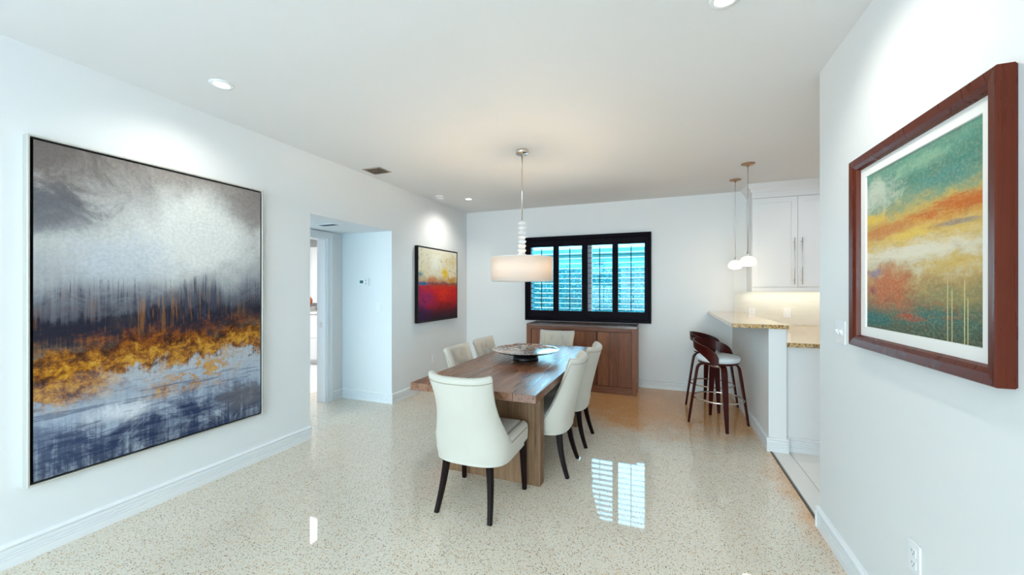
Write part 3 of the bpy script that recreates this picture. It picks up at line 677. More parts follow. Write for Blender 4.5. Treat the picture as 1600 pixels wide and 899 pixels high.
# ------------------------------------------------------------------ dining chairs
def chair_path(hw, yf, ys, yr, ex, n_side=10, n_cur=26):
    """half path from front (+x side) to rear centre; returns list of (x,y)"""
    pts = [(hw, yf + (ys - yf) * i / n_side) for i in range(n_side)]
    for i in range(n_cur + 1):
        a = PI / 2 * i / n_cur
        pts.append((hw * abs(math.cos(a)) ** (2 / ex), ys + (yr - ys) * abs(math.sin(a)) ** (2 / ex)))
    return pts
def back_h(y):
    if y < -0.175: return 0.890 + 0.014 * max(0, (y + 0.25) / 0.075)
    q = (y + 0.175) / 0.095
    if q >= 1: return 0.485
    return 0.485 + 0.419 * (1 - q) ** 1.7
def lean(z): return -0.120 * max(0, (z - 0.42) / 0.48) ** 1.15
def waist(z): return 1 - 0.16 * math.sin(PI * max(0, min(1, (z - 0.47) / 0.46)))
def make_chair():
    root = thing('dining_chair', 'tmp', 'chair')
    half = chair_path(0.262, 0.232, -0.06, -0.25, 2.7)
    full = half + [(-x, y) for x, y in reversed(half[:-1])]
    N = len(full)
    # dense resample along arclength
    P2 = [Vector((x, y)) for x, y in full]
    L_ = [0]
    for i in range(1, N): L_.append(L_[-1] + (P2[i] - P2[i - 1]).length)
    K = 110; pts = []; nrm = []
    for k in range(K + 1):
        s = L_[-1] * k / K; i = 0
        while i < N - 2 and L_[i + 1] < s: i += 1
        t = (s - L_[i]) / max(1e-9, (L_[i + 1] - L_[i])); pts.append(P2[i].lerp(P2[i + 1], t))
    for k in range(K + 1):
        d = (pts[min(k + 1, K)] - pts[max(k - 1, 0)]).normalized(); nrm.append(Vector((-d.y, d.x)))   # to be inward
    c0 = Vector((0, 0))
    for k in range(K + 1):
        if nrm[k].dot(c0 - pts[k]) < 0: nrm[k] = -nrm[k]
    btn = [(bx, bz) for bz, xs in ((0.80, (-0.072, 0.072)), (0.70, (-0.145, 0, 0.145)), (0.60, (-0.072, 0.072))) for bx in xs]
    def tuft(x, z):
        d = 0
        for bx, bz in btn:
            r2 = ((x - bx) ** 2 + (z - bz) ** 2); d += 0.022 * math.exp(-r2 / 0.0009)
        for i_, (ax, az) in enumerate(btn):
            for (bx, bz) in btn[i_ + 1:]:
                if abs(bz - az) > 0.05 and abs(bz - az) < 0.15 and abs(bx - ax) < 0.12:
                    vx, vz = bx - ax, bz - az; tt = max(0, min(1, ((x - ax) * vx + (z - az) * vz) / (vx * vx + vz * vz)))
                    r2 = (x - ax - vx * tt) ** 2 + (z - az - vz * tt) ** 2; d = max(d, 0.008 * math.exp(-r2 / 0.00016))
        return min(d, 0.024)
    rows = []; Z0 = 0.335
    NI = 30
    for k in range(K + 1):
        p, n = pts[k], nrm[k]; h = back_h(p.y)
        th = 0.050 + 0.012 * (1 if p.y < -0.17 else 0)
        zb = Z0 + 0.015 * max(0, p.y / 0.23)
        col = []
        for j in range(12): col.append((0.004 * (1 - math.sin(PI * min(1, j / 6) / 2)) + (0.010 if j == 0 else 0), zb + (h - 0.03 - zb) * j / 11))
        for j in range(1, 8):
            a = PI * j / 8; col.append((th / 2 - th / 2 * math.cos(a), h - 0.03 + 0.030 * math.sin(a)))
        zi = 0.44
        for j in range(NI + 1):
            z = h - 0.03 + (zi - (h - 0.03)) * j / NI
            dd = tuft(p.x, z) if p.y < -0.10 else 0
            bulge = 0.012 * math.sin(PI * min(1, max(0, (z - zi) / (h - zi)))) if p.y < -0.1 else 0
            col.append((th + bulge - dd, z))
        rows.append([((p.x + n.x * o_) * waist(z), p.y + n.y * o_ + lean(z), z) for o_, z in col])
    m_ = len(rows[0]); vs = [v for r in rows for v in r]; fs = []
    for k in range(K):
        for j in range(m_ - 1): fs.append((k * m_ + j, (k + 1) * m_ + j, (k + 1) * m_ + j + 1, k * m_ + j + 1))
    mb = MB().add(vs, fs, True); mb.add([vs[i] for i in range(m_)], [tuple(range(m_))]); mb.add([vs[K * m_ + i] for i in range(m_)], [tuple(reversed(range(m_)))])
    shell = mb.build('backrest', M['linen'], root)
    bm = bmesh.new(); bm.from_mesh(shell.data); bmesh.ops.remove_doubles(bm, verts=bm.verts, dist=1e-5); bmesh.ops.recalc_face_normals(bm, faces=bm.faces); bm.to_mesh(shell.data); bm.free()
    # welt cord on the outside
    path = []
    for k in range(2, K - 1):
        p, n = pts[k], nrm[k]; z = back_h(p.y) - 0.040; path.append(((p.x - n.x * 0.001) * waist(z), p.y - n.y * 0.001 + lean(z), z))
    MB().tube(path, 0.0035, 6).build('welt', M['welt'], root)
    for bx, bz in btn:
        k = min((k for k in range(K + 1) if pts[k].y < -0.1), key=lambda k: abs(pts[k].x - bx)); p, n = pts[k], nrm[k]
        off = 0.062 + 0.012 * math.sin(PI * (bz - 0.44) / 0.46) - 0.018
        MB().lathe([(0, 0.009), (0.007, 0.007), (0.010, 0.002), (0.010, -0.004)], (0, 0, 0), 10).build('button', M['linen'], shell)
        b = [o for o in kids(shell)][-1]; b.location = (p.x + n.x * off, p.y + n.y * off + lean(bz), bz); b.rotation_euler = (R(-90), 0, 0)
    # seat cushion
    inner = [(p.x + n.x * 0.048, p.y + n.y * 0.048 + (0)) for p, n in zip(pts, nrm) if p.y < 0.233]
    inner = [(x, y) for x, y in inner if y > -0.2 or abs(x) < 0.2][::3]
    out = [(x, max(-0.205, y)) for x, y in inner]
    out = [(0.214, 0.236)] + out[1:-1] + [(-0.214, 0.236)]
    cx = sum(x for x, y in out) / len(out); cy = 0.02
    levels = [(0.345, 1.0), (0.46, 1.0), (0.474, 0.985), (0.483, 0.95), (0.490, 0.85), (0.494, 0.55), (0.495, 0.0)]
    vs = []; fs = []; n_ = len(out)
    for z, s_ in levels[:-1]: vs += [(cx + (x - cx) * s_, cy + (y - cy) * s_, z) for x, y in out]
    for l in range(len(levels) - 2):
        for i in range(n_): fs.append((l * n_ + i, l * n_ + (i + 1) % n_, (l + 1) * n_ + (i + 1) % n_, (l + 1) * n_ + i))
    vs.append((cx, cy, 0.495)); t_ = len(vs) - 1; l = len(levels) - 2
    for i in range(n_): fs.append((l * n_ + i, l * n_ + (i + 1) % n_, t_))
    fs.append(tuple(range(n_)))
    smooth_by_angle(MB().add(vs, fs, True).build('seat', M['linen'], root), 50)
    # frame below the seat
    fr_ = [(p.x + n.x * 0.012, p.y + n.y * 0.012) for p, n in zip(pts, nrm)][::3]
    MB().prism(fr_, 0.325, 0.346).build('seat_frame', M['linen'], root)
    for sx in (-1, 1):
        MB().sweep([(sx * 0.232, 0.205, 0.36), (sx * 0.236, 0.212, 0.2), (sx * 0.240, 0.222, 0.0)], (1, 0, 0), [0.046, 0.040, 0.028], [0.046, 0.040, 0.028]).build('leg', M['espresso'], root)
        pr = []
        for j in range(9):
            q = j / 8; z = 0.335 * (1 - q); pr.append((sx * (0.150 + 0.035 * q), -0.180 - 0.072 * q ** 1.8, z))
        MB().sweep(pr, (1, 0, 0), [0.040 - 0.012 * j / 8 for j in range(9)], [0.046 - 0.018 * j / 8 for j in range(9)]).build('leg', M['espresso'], root)
    return root
ch0 = make_chair()
GR = 'tufted dining chairs around the table'
spots = [((-1.150, 2.365), 0, 'cream upholstered chair at the near table end, plain back to the viewer'),
         ((-0.912, 3.03), 90, 'cream scoop-back chair on the right side of the table, the nearer of two'),
         ((-0.885, 3.63), 90, 'cream scoop-back chair on the right side of the table, the farther of two'),
         ((-1.462, 3.12), -90, 'button-tufted cream chair at the left table side, the one nearer the viewer'),
         ((-1.472, 3.70), -90, 'button-tufted cream chair at the left table side, the one nearer the back wall'),
         ((-1.222, 4.41), 180, 'button-tufted cream chair at the far table end, in front of the sideboard')]
for i, ((x, y), a, lab) in enumerate(spots):
    c = ch0 if i == 0 else copy_tree(ch0)
    c.location = (x, y, 0); c.rotation_euler = (0, 0, R(a)); c['label'] = lab; c['group'] = GR

# ------------------------------------------------------------------ bar stools
def make_stool():
    root = thing('bar_stool', 'tmp', 'stool')
    MB().lathe([(0.0, 0.655), (0.150, 0.655), (0.190, 0.662), (0.206, 0.684), (0.206, 0.706), (0.194, 0.718), (0.160, 0.727), (0.0, 0.732)], n=48).build('seat', M['seatwhite'], root)
    MB().lathe([(0.0, 0.635), (0.17, 0.637), (0.19, 0.646), (0.19, 0.657), (0.0, 0.657)], n=48).build('seat_base', M['stoolwood'], root)
    # bentwood back: local +x is the front
    vs = []; fs = []; n = 44; th = 0.012; A1 = R(110)
    def ulo(q): t = min(1, abs(q) / 0.86); return 0.795 - 0.150 * t ** 3
    def uhi(q): return 0.885 - 0.105 * abs(q) ** 1.8 - 0.06 * abs(q) ** 16
    for i in range(n + 1):
        q = -1 + 2 * i / n; a = PI + q * A1; lo, hi = ulo(q), uhi(q)
        if hi - lo < 0.02: hi = lo + 0.02
        for (rr, z) in ((0, lo), (0, (lo + hi) / 2), (0, hi), (th, hi), (th, (lo + hi) / 2), (th, lo)):
            r_ = 0.208 + rr + 0.022 * max(0, (z - 0.66) / 0.22)
            vs.append((r_ * math.cos(a), r_ * math.sin(a), z))
    for i in range(n):
        for k in range(6): fs.append((i * 6 + k, i * 6 + (k + 1) % 6, (i + 1) * 6 + (k + 1) % 6, (i + 1) * 6 + k))
    fs.append(tuple(range(6))); fs.append(tuple(n * 6 + k for k in range(6)))
    smooth_by_angle(MB().add(vs, fs).build('backrest', M['stoolwood'], root), 40)
    for k in range(4):
        a = k * PI / 2; ca, sa = math.cos(a), math.sin(a)
        prof = [(0.288, 0.0), (0.266, 0.16), (0.243, 0.32), (0.222, 0.46), (0.208, 0.55), (0.200, 0.59), (0.186, 0.615), (0.165, 0.627), (0.135, 0.629), (0.06, 0.629)]
        MB().sweep([(r * ca, r * sa, z) for r, z in prof], (-sa, ca, 0), [0.028, 0.040, 0.050, 0.056, 0.058, 0.058, 0.055, 0.052, 0.050, 0.05], 0.018).build('leg', M['stoolwood'], root)
    MB().tube([(0.236 * math.cos(2 * PI * i / 48), 0.236 * math.sin(2 * PI * i / 48), 0.275) for i in range(48)], 0.009, 8, closed=True).build('foot_ring', M['chrome'], root)
    MB().lathe([(0.07, 0.6), (0.07, 0.636)], n=24).build('swivel_plate', M['steel'], root)
    return root
st0 = make_stool()
for i, (x, y, a, lab) in enumerate(((0.544, 4.563, 9, 'cherry bentwood bar stool with white round seat, nearer the viewer of the pair'),
                                    (0.553, 5.235, 9, 'cherry bentwood bar stool tucked behind the other one, nearer the back wall'))):
    s_ = st0 if i == 0 else copy_tree(st0)
    s_.location = (x, y, 0); s_.rotation_euler = (0, 0, R(a)); s_['label'] = lab; s_['group'] = 'bar stools at the breakfast bar'
    for k_ in kids(s_):
        if k_.name.startswith('backrest'): k_.rotation_euler = (0, 0, R(-34 if i == 0 else -24))

# ------------------------------------------------------------------ breakfast bar, counters, cabinets
struct(MB().box((0.865, 3.963, 0), (0.997, BY, 1.070)), 'wall_bar', M['wall'])
bt = MB().box((0.577, 3.935, 1.0705), (1.009, BY - 0.001, 1.106)).build('bar_counter', M['granite'], None, bevel=0.003)
tag(bt, 'raised speckled brown granite bar top above the stools', 'countertop')
ct = MB().box((0.998, 3.965, 0.915), (1.64, BY - 0.013, 0.952)).box((1.64, 5.2, 0.915), (3.29, BY - 0.013, 0.952)).build('kitchen_countertop', M['granite'], None)
tag(ct, 'lower speckled granite kitchen countertop behind the raised bar', 'countertop')
cb = thing('peninsula_cabinet', 'white peninsula base cabinet end panel under the lower granite counter', 'cabinet', (1.3, 4.9, 0))
def Q(x, y, z): return (x - 1.3, y - 4.9, z)
MB().box(Q(0.998, 4.03, 0), Q(1.60, BY - 0.013, 0.914)).build('body', M['cabinet'], cb)
MB().box(Q(0.998, 4.020, 0.12), Q(1.60, 4.030, 0.914)).build('end_panel', M['cabinet'], cb, bevel=0.002, seg=1)
m = MB().extrude(BP, (0.998 - 1.3, 4.020 - 4.9), (1.60 - 1.3, 4.020 - 4.9), (0, -1)); m.build('base_moulding', M['trim'], cb)
cb2 = thing('base_cabinet', 'white base cabinet below the counter along the kitchen wall', 'cabinet', (2.45, 5.52, 0))
MB().box((-0.80, -0.28, 0.1), (0.84, 0.32, 0.914)).build('body', M['cabinet'], cb2)
MB().box((-0.80, -0.22, 0.0), (0.84, 0.32, 0.1)).build('plinth', M['cabinet'], cb2)
for x in (-0.38, 0.03, 0.44):
    d_ = MB().box((x, -0.30, 0.11), (x + 0.4, -0.28, 0.90)).build('door', M['cabinet'], cb2, bevel=0.002, seg=1)
    MB().box((x + 0.34, -0.325, 0.6), (x + 0.352, -0.312, 0.86)).build('handle', M['steel'], d_)

# mosaic backsplash of thin stacked strips
m = MB(); z = 0.953; rnd = random.Random(5)
while z < 1.378:
    hgt = rnd.choice((0.008, 0.010, 0.012)); x = 0.885
    while x < 2.6:
        ln = rnd.uniform(0.08, 0.22); x1 = min(2.6, x + ln)
        m.box((x, BY - 0.012 - rnd.uniform(0.003, 0.008), z), (x1 - 0.001, BY - 0.011, min(1.38, z + hgt - 0.001))); x = x1
    z += hgt
mo = m.build('mosaic_strips', M['mosaic'], wk); mo['kind'] = 'stuff'
m = MB(); z = 0.953
while z < 1.066:
    m.box((0.996, 3.975, z), (1.004, 5.83, z + 0.009)); z += 0.010
mo = m.build('bar_mosaic', M['mosaic'], bpy.data.objects['wall_bar']); mo['kind'] = 'stuff'

def upper(name, x0, x1, lab, doors, left=False):
    c = thing(name, lab, 'cabinet', ((x0 + x1) / 2, 5.69, 1.38)); ox = (x0 + x1) / 2
    def U(x, y, z): return (x - ox, y - 5.69, z - 1.38)
    MB().box(U(x0, 5.54, 1.436), U(x1, BY - 0.013, 2.64)).build('body', M['cabinet'], c)
    MB().box(U(x0, 5.52, 1.38), U(x1, 5.545, 1.432)).build('light_rail', M['cabinet'], c, bevel=0.003)
    MB().box(U(x0, 5.545, 1.38), U(x0 + 0.02, BY - 0.02, 1.436)).build('side_rail', M['cabinet'], c)
    MB().box(U(x0, 5.52, 2.527), U(x1, 5.541, 2.64)).build('frieze', M['cabinet'], c)
    cp = [(0, 2.60), (0.012, 2.60), (0.016, 2.625), (0.045, 2.655), (0.062, 2.685), (0.070, 2.699), (0, 2.699)]
    m = MB(); xs = x0 - (0.07 if left else 0)
    # mitred crown: front run and left return
    n = len(cp); vs = []
    P_ = [((x1, 5.52), (0, -1)), ((x0, 5.52), (-1 if left else 0, -1)), ((x0, BY - 0.013), (-1, 0))] if left else [((x1, 5.52), (0, -1)), ((x0, 5.52), (0, -1))]
    for (px, py), (nx, ny) in P_:
        for d, z in cp: vs.append(U(px + nx * d, py + ny * d, z))
    fs = []
    for s_ in range(len(P_) - 1):
        for i in range(n): fs.append((s_ * n + i, s_ * n + (i + 1) % n, (s_ + 1) * n + (i + 1) % n, (s_ + 1) * n + i))
    fs.append(tuple(range(n))); fs.append(tuple((len(P_) - 1) * n + i for i in range(n)))
    m.add(vs, fs).build('crown_moulding', M['cabinet'], c)
    for a, b, hx in doors:
        zz0, zz1 = 1.438, 2.522; fw = 0.062
        m = MB()
        m.box(U(a, 5.519, zz0), U(a + fw, 5.539, zz1)); m.box(U(b - fw, 5.519, zz0), U(b, 5.539, zz1))
        m.box(U(a + fw, 5.519, zz0), U(b - fw, 5.539, zz0 + fw)); m.box(U(a + fw, 5.519, zz1 - fw), U(b - fw, 5.539, zz1))
        m.box(U(a + fw, 5.529, zz0 + fw), U(b - fw, 5.539, zz1 - fw))
        d_ = m.build('door', M['cabinet'], c)
        m = MB().tube([U(hx, 5.485, 1.47), U(hx, 5.485, 2.025)], 0.0048, 10)
        m.tube([U(hx, 5.485, 1.52), U(hx, 5.520, 1.52)], 0.005, 8); m.tube([U(hx, 5.485, 1.975), U(hx, 5.520, 1.975)], 0.005, 8)
        m.build('handle', M['steel'], d_)
    return c
upper('wall_cabinet', 1.030, 1.972, 'white shaker wall cabinet with two doors and long bar handles', ((1.034, 1.4985, 1.461), (1.5015, 1.968, 1.538)), True)
upper('wall_cabinet', 1.974, 2.916, 'white shaker wall cabinet to the right of the first one, hidden behind the wall', ((1.978, 2.443, 2.40), (2.446, 2.912, 2.48)))
l = area('under_cabinet_strip', (1.6, 5.68, 1.425), (0, 0, 0), 1.1, 0.04, 1.5, (1.0, 0.95, 0.80))
area('kitchen_fill_light', (2.2, 4.2, 2.66), (0, 0, 0), 1.2, 0.6, 8, (0.90, 0.95, 1.0))  # unseen lamp, added to fill the back of the room

# pendants over the bar
def mini(x, y, lab, zb, r=0.075):
    p_ = thing('mini_pendant', lab, 'pendant light', (x, y, H), 0, 'glass pendants over the bar')
    MB().lathe([(0, 0), (0.064, 0), (0.064, -0.006), (0.05, -0.012), (0.012, -0.016), (0.010, -0.03), (0, -0.03)], n=32).build('ceiling_canopy', M['bronze'], p_)
    MB().tube([(0, 0, -0.02), (0, 0, zb - H + 0.13)], 0.0028, 6).build('cord', M['steel'], p_)
    MB().lathe([(0, 0.140), (0.010, 0.140), (0.012, 0.100), (0, 0.100)], (0, 0, zb - H), 16).build('socket_cap', M['steel'], p_)
    k = r / 0.075
    MB().lathe([(0.010, 0.108), (0.035, 0.103), (0.060, 0.086), (0.077, 0.055), (0.075, 0.030), (0.058, 0.008), (0.03, 0.001), (0, 0)], (0, 0, zb - H), 32).build('glass_shade', M['artglass'], p_)
    l_ = bpy.data.lights.new('bar_pendant_lamp', 'POINT'); l_.energy = 1.5; l_.color = (1, 0.85, 0.62); l_.shadow_soft_size = 0.05
    lo = bpy.data.objects.new('bar_pendant_lamp', l_); COL.objects.link(lo); lo.location = (x, y, zb - 0.08)
mini(0.800, 5.20, 'small glowing glass pendant over the bar, the farther and lower-looking one', 1.646)
mini(0.818, 4.577, 'small glowing glass pendant over the bar, the nearer one', 1.646)

# ------------------------------------------------------------------ drum pendant
PX, PY = -1.212, 3.375
pd = thing('drum_pendant', 'white drum shade pendant with stacked crystal balls over the dining table', 'pendant light', (PX, PY, H))
MB().lathe([(0, 0), (0.058, 0), (0.060, -0.004), (0.060, -0.030), (0.055, -0.035), (0.012, -0.035), (0.010, -0.05), (0, -0.05)], n=40).build('ceiling_canopy', M['chrome'], pd)
MB().tube([(0, 0, -0.04), (0, 0, -0.66)], 0.0065, 12).build('rod', M['chrome'], pd)
for k in range(8):
    z = -0.655 - 0.0420 * (k + 0.5)
    MB().lathe([(0.004, 0.022), (0.018, 0.021), (0.033, 0.012), (0.041, 0.0), (0.033, -0.012), (0.018, -0.021), (0.004, -0.022)], (0, 0, z), 12, smooth=False).build('crystal_ball', M['crystal'], pd)
MB().tube([(0, 0, -0.66), (0, 0, -1.02)], 0.0035, 8).build('core_rod', M['chrome'], pd)
zs = 1.708 - H; zb = 1.487 - H; rs = 0.284
shd = MB().lathe([(rs, zb), (rs, zs), (rs - 0.002, zs), (rs - 0.002, zb)], n=72, close=True).build('shade', M['shade'], pd)
MB().lathe([(rs + 0.001, zs - 0.006), (rs + 0.001, zs), (rs - 0.004, zs), (rs - 0.004, zs - 0.006)], n=72, close=True).build('top_rim', M['mat'], shd)
MB().lathe([(rs + 0.001, zb), (rs + 0.001, zb + 0.006), (rs - 0.004, zb + 0.006), (rs - 0.004, zb)], n=72, close=True).build('bottom_rim', M['mat'], shd)
MB().lathe([(0, zb + 0.012), (rs - 0.003, zb + 0.012), (rs - 0.003, zb + 0.016), (0, zb + 0.016)], n=72).build('diffuser', M['diffuser'], shd)
m = MB()
for k in range(3):
    a = k * 2 * PI / 3 + 0.4; m.tube([(0, 0, zs - 0.01), ((rs - 0.003) * math.cos(a), (rs - 0.003) * math.sin(a), zs - 0.01)], 0.003, 6)
m.build('spider', M['chrome'], shd)
l = bpy.data.lights.new('drum_pendant_lamp', 'POINT'); l.energy = 14; l.color = (1, 0.74, 0.45); l.shadow_soft_size = 0.05
lo = bpy.data.objects.new('drum_pendant_lamp', l); COL.objects.link(lo); lo.location = (PX, PY, 1.60)

# ------------------------------------------------------------------ ceiling fittings
def downlight(x, y, aim, power, lab, size=70, blend=0.7):
    t = thing('downlight', lab, 'downlight', (x, y, H), 0, 'recessed ceiling downlights')
    MB().lathe([(0.037, -0.001), (0.046, -0.008), (0.064, -0.005), (0.066, 0.0), (0.037, 0.0)], n=36, close=True).build('trim_ring', M['plastic'], t)
    MB().lathe([(0.0, -0.0045), (0.034, -0.0045), (0.036, -0.002), (0.0, -0.002)], n=32).build('lens', M['led'], t)
    s_ = bpy.data.lights.new('downlight_beam', 'SPOT'); s_.energy = power; s_.spot_size = R(size); s_.spot_blend = blend; s_.color = (1, 0.95, 0.86); s_.shadow_soft_size = 0.03
    o_ = bpy.data.objects.new('downlight_beam', s_); COL.objects.link(o_); o_.location = (x, y, H - 0.03)
    d = Vector(aim) - Vector((x, y, H - 0.03)); o_.rotation_euler = d.to_track_quat('-Z', 'Y').to_euler()
downlight(-2.573, 1.600, (-3.08, 1.60, 1.2), 8, 'round white ceiling downlight nearest the viewer, above the large misty painting', 125, 1.0)
downlight(-2.580, 4.930, (-3.08, 4.95, 1.2), 16, 'small bright ceiling downlight in the far left corner, above the red painting', 125, 1.0)
downlight(0.258, 1.93, (0.84, 1.90, 1.2), 14, 'ceiling downlight at the top edge of the view, by the right wall', 125, 1.0)

vt = thing('ceiling_vent', 'square tan louvred air vent in the ceiling near the left wall', 'vent', (-2.885, 3.380, H))
m = MB()
for a, b in (((-0.115, -0.10), (0.115, -0.085)), ((-0.115, 0.085), (0.115, 0.10)), ((-0.115, -0.085), (-0.100, 0.085)), ((0.100, -0.085), (0.115, 0.085))):
    m.box((a[0], a[1], -0.008), (b[0], b[1], 0))
tan = plain('vent_enamel', (0.42, 0.36, 0.31), 0.5)
m.build('frame', tan, vt)
MB().box((-0.1, -0.085, -0.001), (0.1, 0.085, 0)).build('backing', tan, vt)
for k in range(8):
    x = -0.088 + k * 0.025
    MB().add([(x - 0.009, -0.085, -0.001), (x + 0.009, -0.085, -0.013), (x + 0.009, 0.085, -0.013), (x - 0.009, 0.085, -0.001), (x - 0.007, -0.085, -0.001), (x + 0.011, -0.085, -0.013), (x + 0.011, 0.085, -0.013), (x - 0.007, 0.085, -0.001)],
             [(0, 1, 2, 3), (7, 6, 5, 4), (0, 4, 5, 1), (2, 6, 7, 3), (1, 5, 6, 2), (0, 3, 7, 4)]).build('slat', tan, vt)
hv = thing('hall_vent', 'small rectangular air vent in the alcove ceiling', 'vent', (-3.46, 3.27, HALLZ))
m = MB().box((-0.13, -0.06, -0.008), (0.13, -0.045, 0)).box((-0.13, 0.045, -0.008), (0.13, 0.06, 0)).box((-0.13, -0.045, -0.008), (-0.115, 0.045, 0)).box((0.115, -0.045, -0.008), (0.13, 0.045, 0))
m.build('frame', M['plastic'], hv)
MB().box((-0.115, -0.045, -0.002), (0.115, 0.045, 0)).build('backing', M['dark'], hv)
for k in range(4): MB().box((-0.115, -0.036 + k * 0.024, -0.007), (0.115, -0.026 + k * 0.024, -0.003)).build('slat', bpy.data.materials['grey_plastic'] if 'grey_plastic' in bpy.data.materials else plain('grey_plastic', (0.18, 0.18, 0.18), 0.5), hv)
sm = thing('smoke_detector', 'round white smoke detector on the ceiling above the red painting', 'smoke detector', (-2.875, 4.640, H))
MB().lathe([(0, 0), (0.062, 0), (0.062, -0.012), (0.056, -0.018), (0, -0.018)], n=36).build('base', M['plastic'], sm)
MB().lathe([(0, -0.018), (0.048, -0.018), (0.048, -0.024), (0, -0.024)], n=36).build('slot_band', bpy.data.materials['grey_plastic'], sm)
MB().lathe([(0, -0.024), (0.052, -0.024), (0.046, -0.034), (0.0, -0.036)], n=36).build('cover', M['plastic'], sm)

# ------------------------------------------------------------------ wall plates (local: x right, z up, -y out of the wall)
def plate(name, lab, cat, loc, rz, w_, h_, kind, group=None):
    t = thing(name, lab, cat, loc, rz, group)
    MB().box((-w_ / 2, -0.006, -h_ / 2), (w_ / 2, 0, h_ / 2)).build('cover_plate', M['plastic'], t, bevel=0.002)
    if kind == 'outlet':
        for z in (-0.022, 0.022):
            s_ = MB().box((-0.016, -0.008, z - 0.014), (0.016, -0.006, z + 0.014)).build('socket', M['plastic'], t)
            MB().box((-0.008, -0.0085, z - 0.001), (-0.006, -0.008, z + 0.008)).box((0.006, -0.0085, z - 0.001), (0.008, -0.008, z + 0.008)).box((-0.002, -0.0085, z - 0.010), (0.002, -0.008, z - 0.006)).build('slot', M['dark'], s_)
    elif kind == 'rocker':
        MB().box((-0.017, -0.010, -0.033), (0.017, -0.006, 0.033)).build('rocker', M['plastic'], t, bevel=0.002)
    elif kind == 'toggles':
        for x in (-0.023, 0.023):
            MB().add([(x - 0.007, -0.006, -0.016), (x + 0.007, -0.006, -0.016), (x + 0.007, -0.006, 0.016), (x - 0.007, -0.006, 0.016), (x - 0.006, -0.020, 0.006), (x + 0.006, -0.020, 0.006), (x + 0.006, -0.020, 0.013), (x - 0.006, -0.020, 0.013)],
                     [(0, 1, 2, 3), (4, 5, 6, 7), (0, 1, 5, 4), (1, 2, 6, 5), (2, 3, 7, 6), (3, 0, 4, 7)]).build('toggle', M['plastic'], t)
    return t
plate('light_switch', 'white double toggle light switch on the right wall beside the framed print', 'light switch', (RX, 2.505, 1.192), R(-90), 0.116, 0.120, 'toggles')
plate('wall_outlet', 'white wall outlet low on the right wall below the framed print', 'outlet', (RX, 1.868, 0.425), R(-90), 0.072, 0.115, 'outlet')
plate('wall_outlet', 'white wall outlet low on the left wall beside the tufted chairs', 'outlet', (LX, 4.83, 0.41), R(90), 0.072, 0.115, 'outlet')
plate('backsplash_outlet', 'white double outlet on the kitchen backsplash, left of the two plates', 'outlet', (1.086, BY - 0.019, 1.105), 0, 0.072, 0.130, 'outlet')
plate('backsplash_switch', 'plain white switch plate on the kitchen backsplash, right of the two plates', 'light switch', (1.473, BY - 0.019, 1.108), 0, 0.080, 0.125, 'rocker')
plate('alcove_switch', 'white light switch in the alcove below the thermostat', 'light switch', (-3.30, 3.905, 1.185), 0, 0.072, 0.115, 'rocker')
th = thing('thermostat', 'white rounded thermostat with small green screen on the alcove wall', 'thermostat', (-3.525, 3.905, 1.50))
MB().box((-0.075, -0.018, -0.048), (0.075, 0, 0.048)).build('case', M['plastic'], th, bevel=0.008, seg=3)
MB().box((-0.062, -0.020, -0.014), (-0.008, -0.0175, 0.022)).build('screen', plain('lcd_screen', (0.02, 0.13, 0.12), 0.5), th)
# digits on the screen
def seg7(m, x, z, s, segs):
    t_ = 0.0012
    R_ = {'a': ((0, s), (s * .55, s)), 'b': ((s * .55, s), (s * .55, s / 2)), 'c': ((s * .55, s / 2), (s * .55, 0)), 'd': ((0, 0), (s * .55, 0)), 'e': ((0, s / 2), (0, 0)), 'f': ((0, s), (0, s / 2)), 'g': ((0, s / 2), (s * .55, s / 2))}
    for k in segs:
        (a, b), (c, d) = R_[k]; m.box((x + a - t_, -0.0206, z + b - t_), (x + c + t_, -0.0200, z + d + t_))
for k, (x, z) in enumerate(((0.035, 0.022), (0.035, -0.018))):
    MB().lathe([(0, 0.003), (0.008, 0.003), (0.009, 0), (0, 0)], n=14).build('button', plain('button_grey', (0.30, 0.36, 0.38), 0.5) if k == 0 else bpy.data.materials['button_grey'], th)
    b_ = kids(th)[-1]; b_.location = (x, -0.018, z); b_.rotation_euler = (R(90), 0, 0)

# ------------------------------------------------------------------ pictures
def frame_bars(p0, p1, q0, q1, d0, d1, wdt, axis_fn):
    m = MB()
    m.box(axis_fn(d0, p0, q0), axis_fn(d1, p0 + wdt, q1)); m.box(axis_fn(d0, p1 - wdt, q0), axis_fn(d1, p1, q1))
    m.box(axis_fn(d0, p0 + wdt, q0), axis_fn(d1, p1 - wdt, q0 + wdt)); m.box(axis_fn(d0, p0 + wdt, q1 - wdt), axis_fn(d1, p1 - wdt, q1))
    return m
def wallpic(name, lab, x_wall, sgn, y0, y1, z0, z1, depth, wdt, fmat, art, gap, inner):
    yc, zc = (y0 + y1) / 2, z0
    t = thing(name, lab, 'painting', (x_wall, yc, zc))
    A = lambda d, y, z: (sgn * d, y - yc, z - zc)
    frame_bars(y0, y1, z0, z1, 0.0, depth, wdt, A).build('frame', fmat, t, bevel=0.0015, seg=1)
    g_ = wdt + gap
    MB().box(A(0.002, y0 + wdt, z0 + wdt), A(depth * 0.55, y1 - wdt, z1 - wdt)).build('backing', M['blackframe'], t)
    MB().box(A(depth * 0.55, y0 + g_, z0 + g_), A(inner - 0.001, y1 - g_, z1 - g_)).build('stretcher', M['blackframe'], t)
    ya, yb = (y0 + g_, y1 - g_) if sgn > 0 else (y1 - g_, y0 + g_)
    uvquad('canvas', art, [A(inner, ya, z0 + g_), A(inner, yb, z0 + g_), A(inner, yb, z1 - g_), A(inner, ya, z1 - g_)], t)
    return t
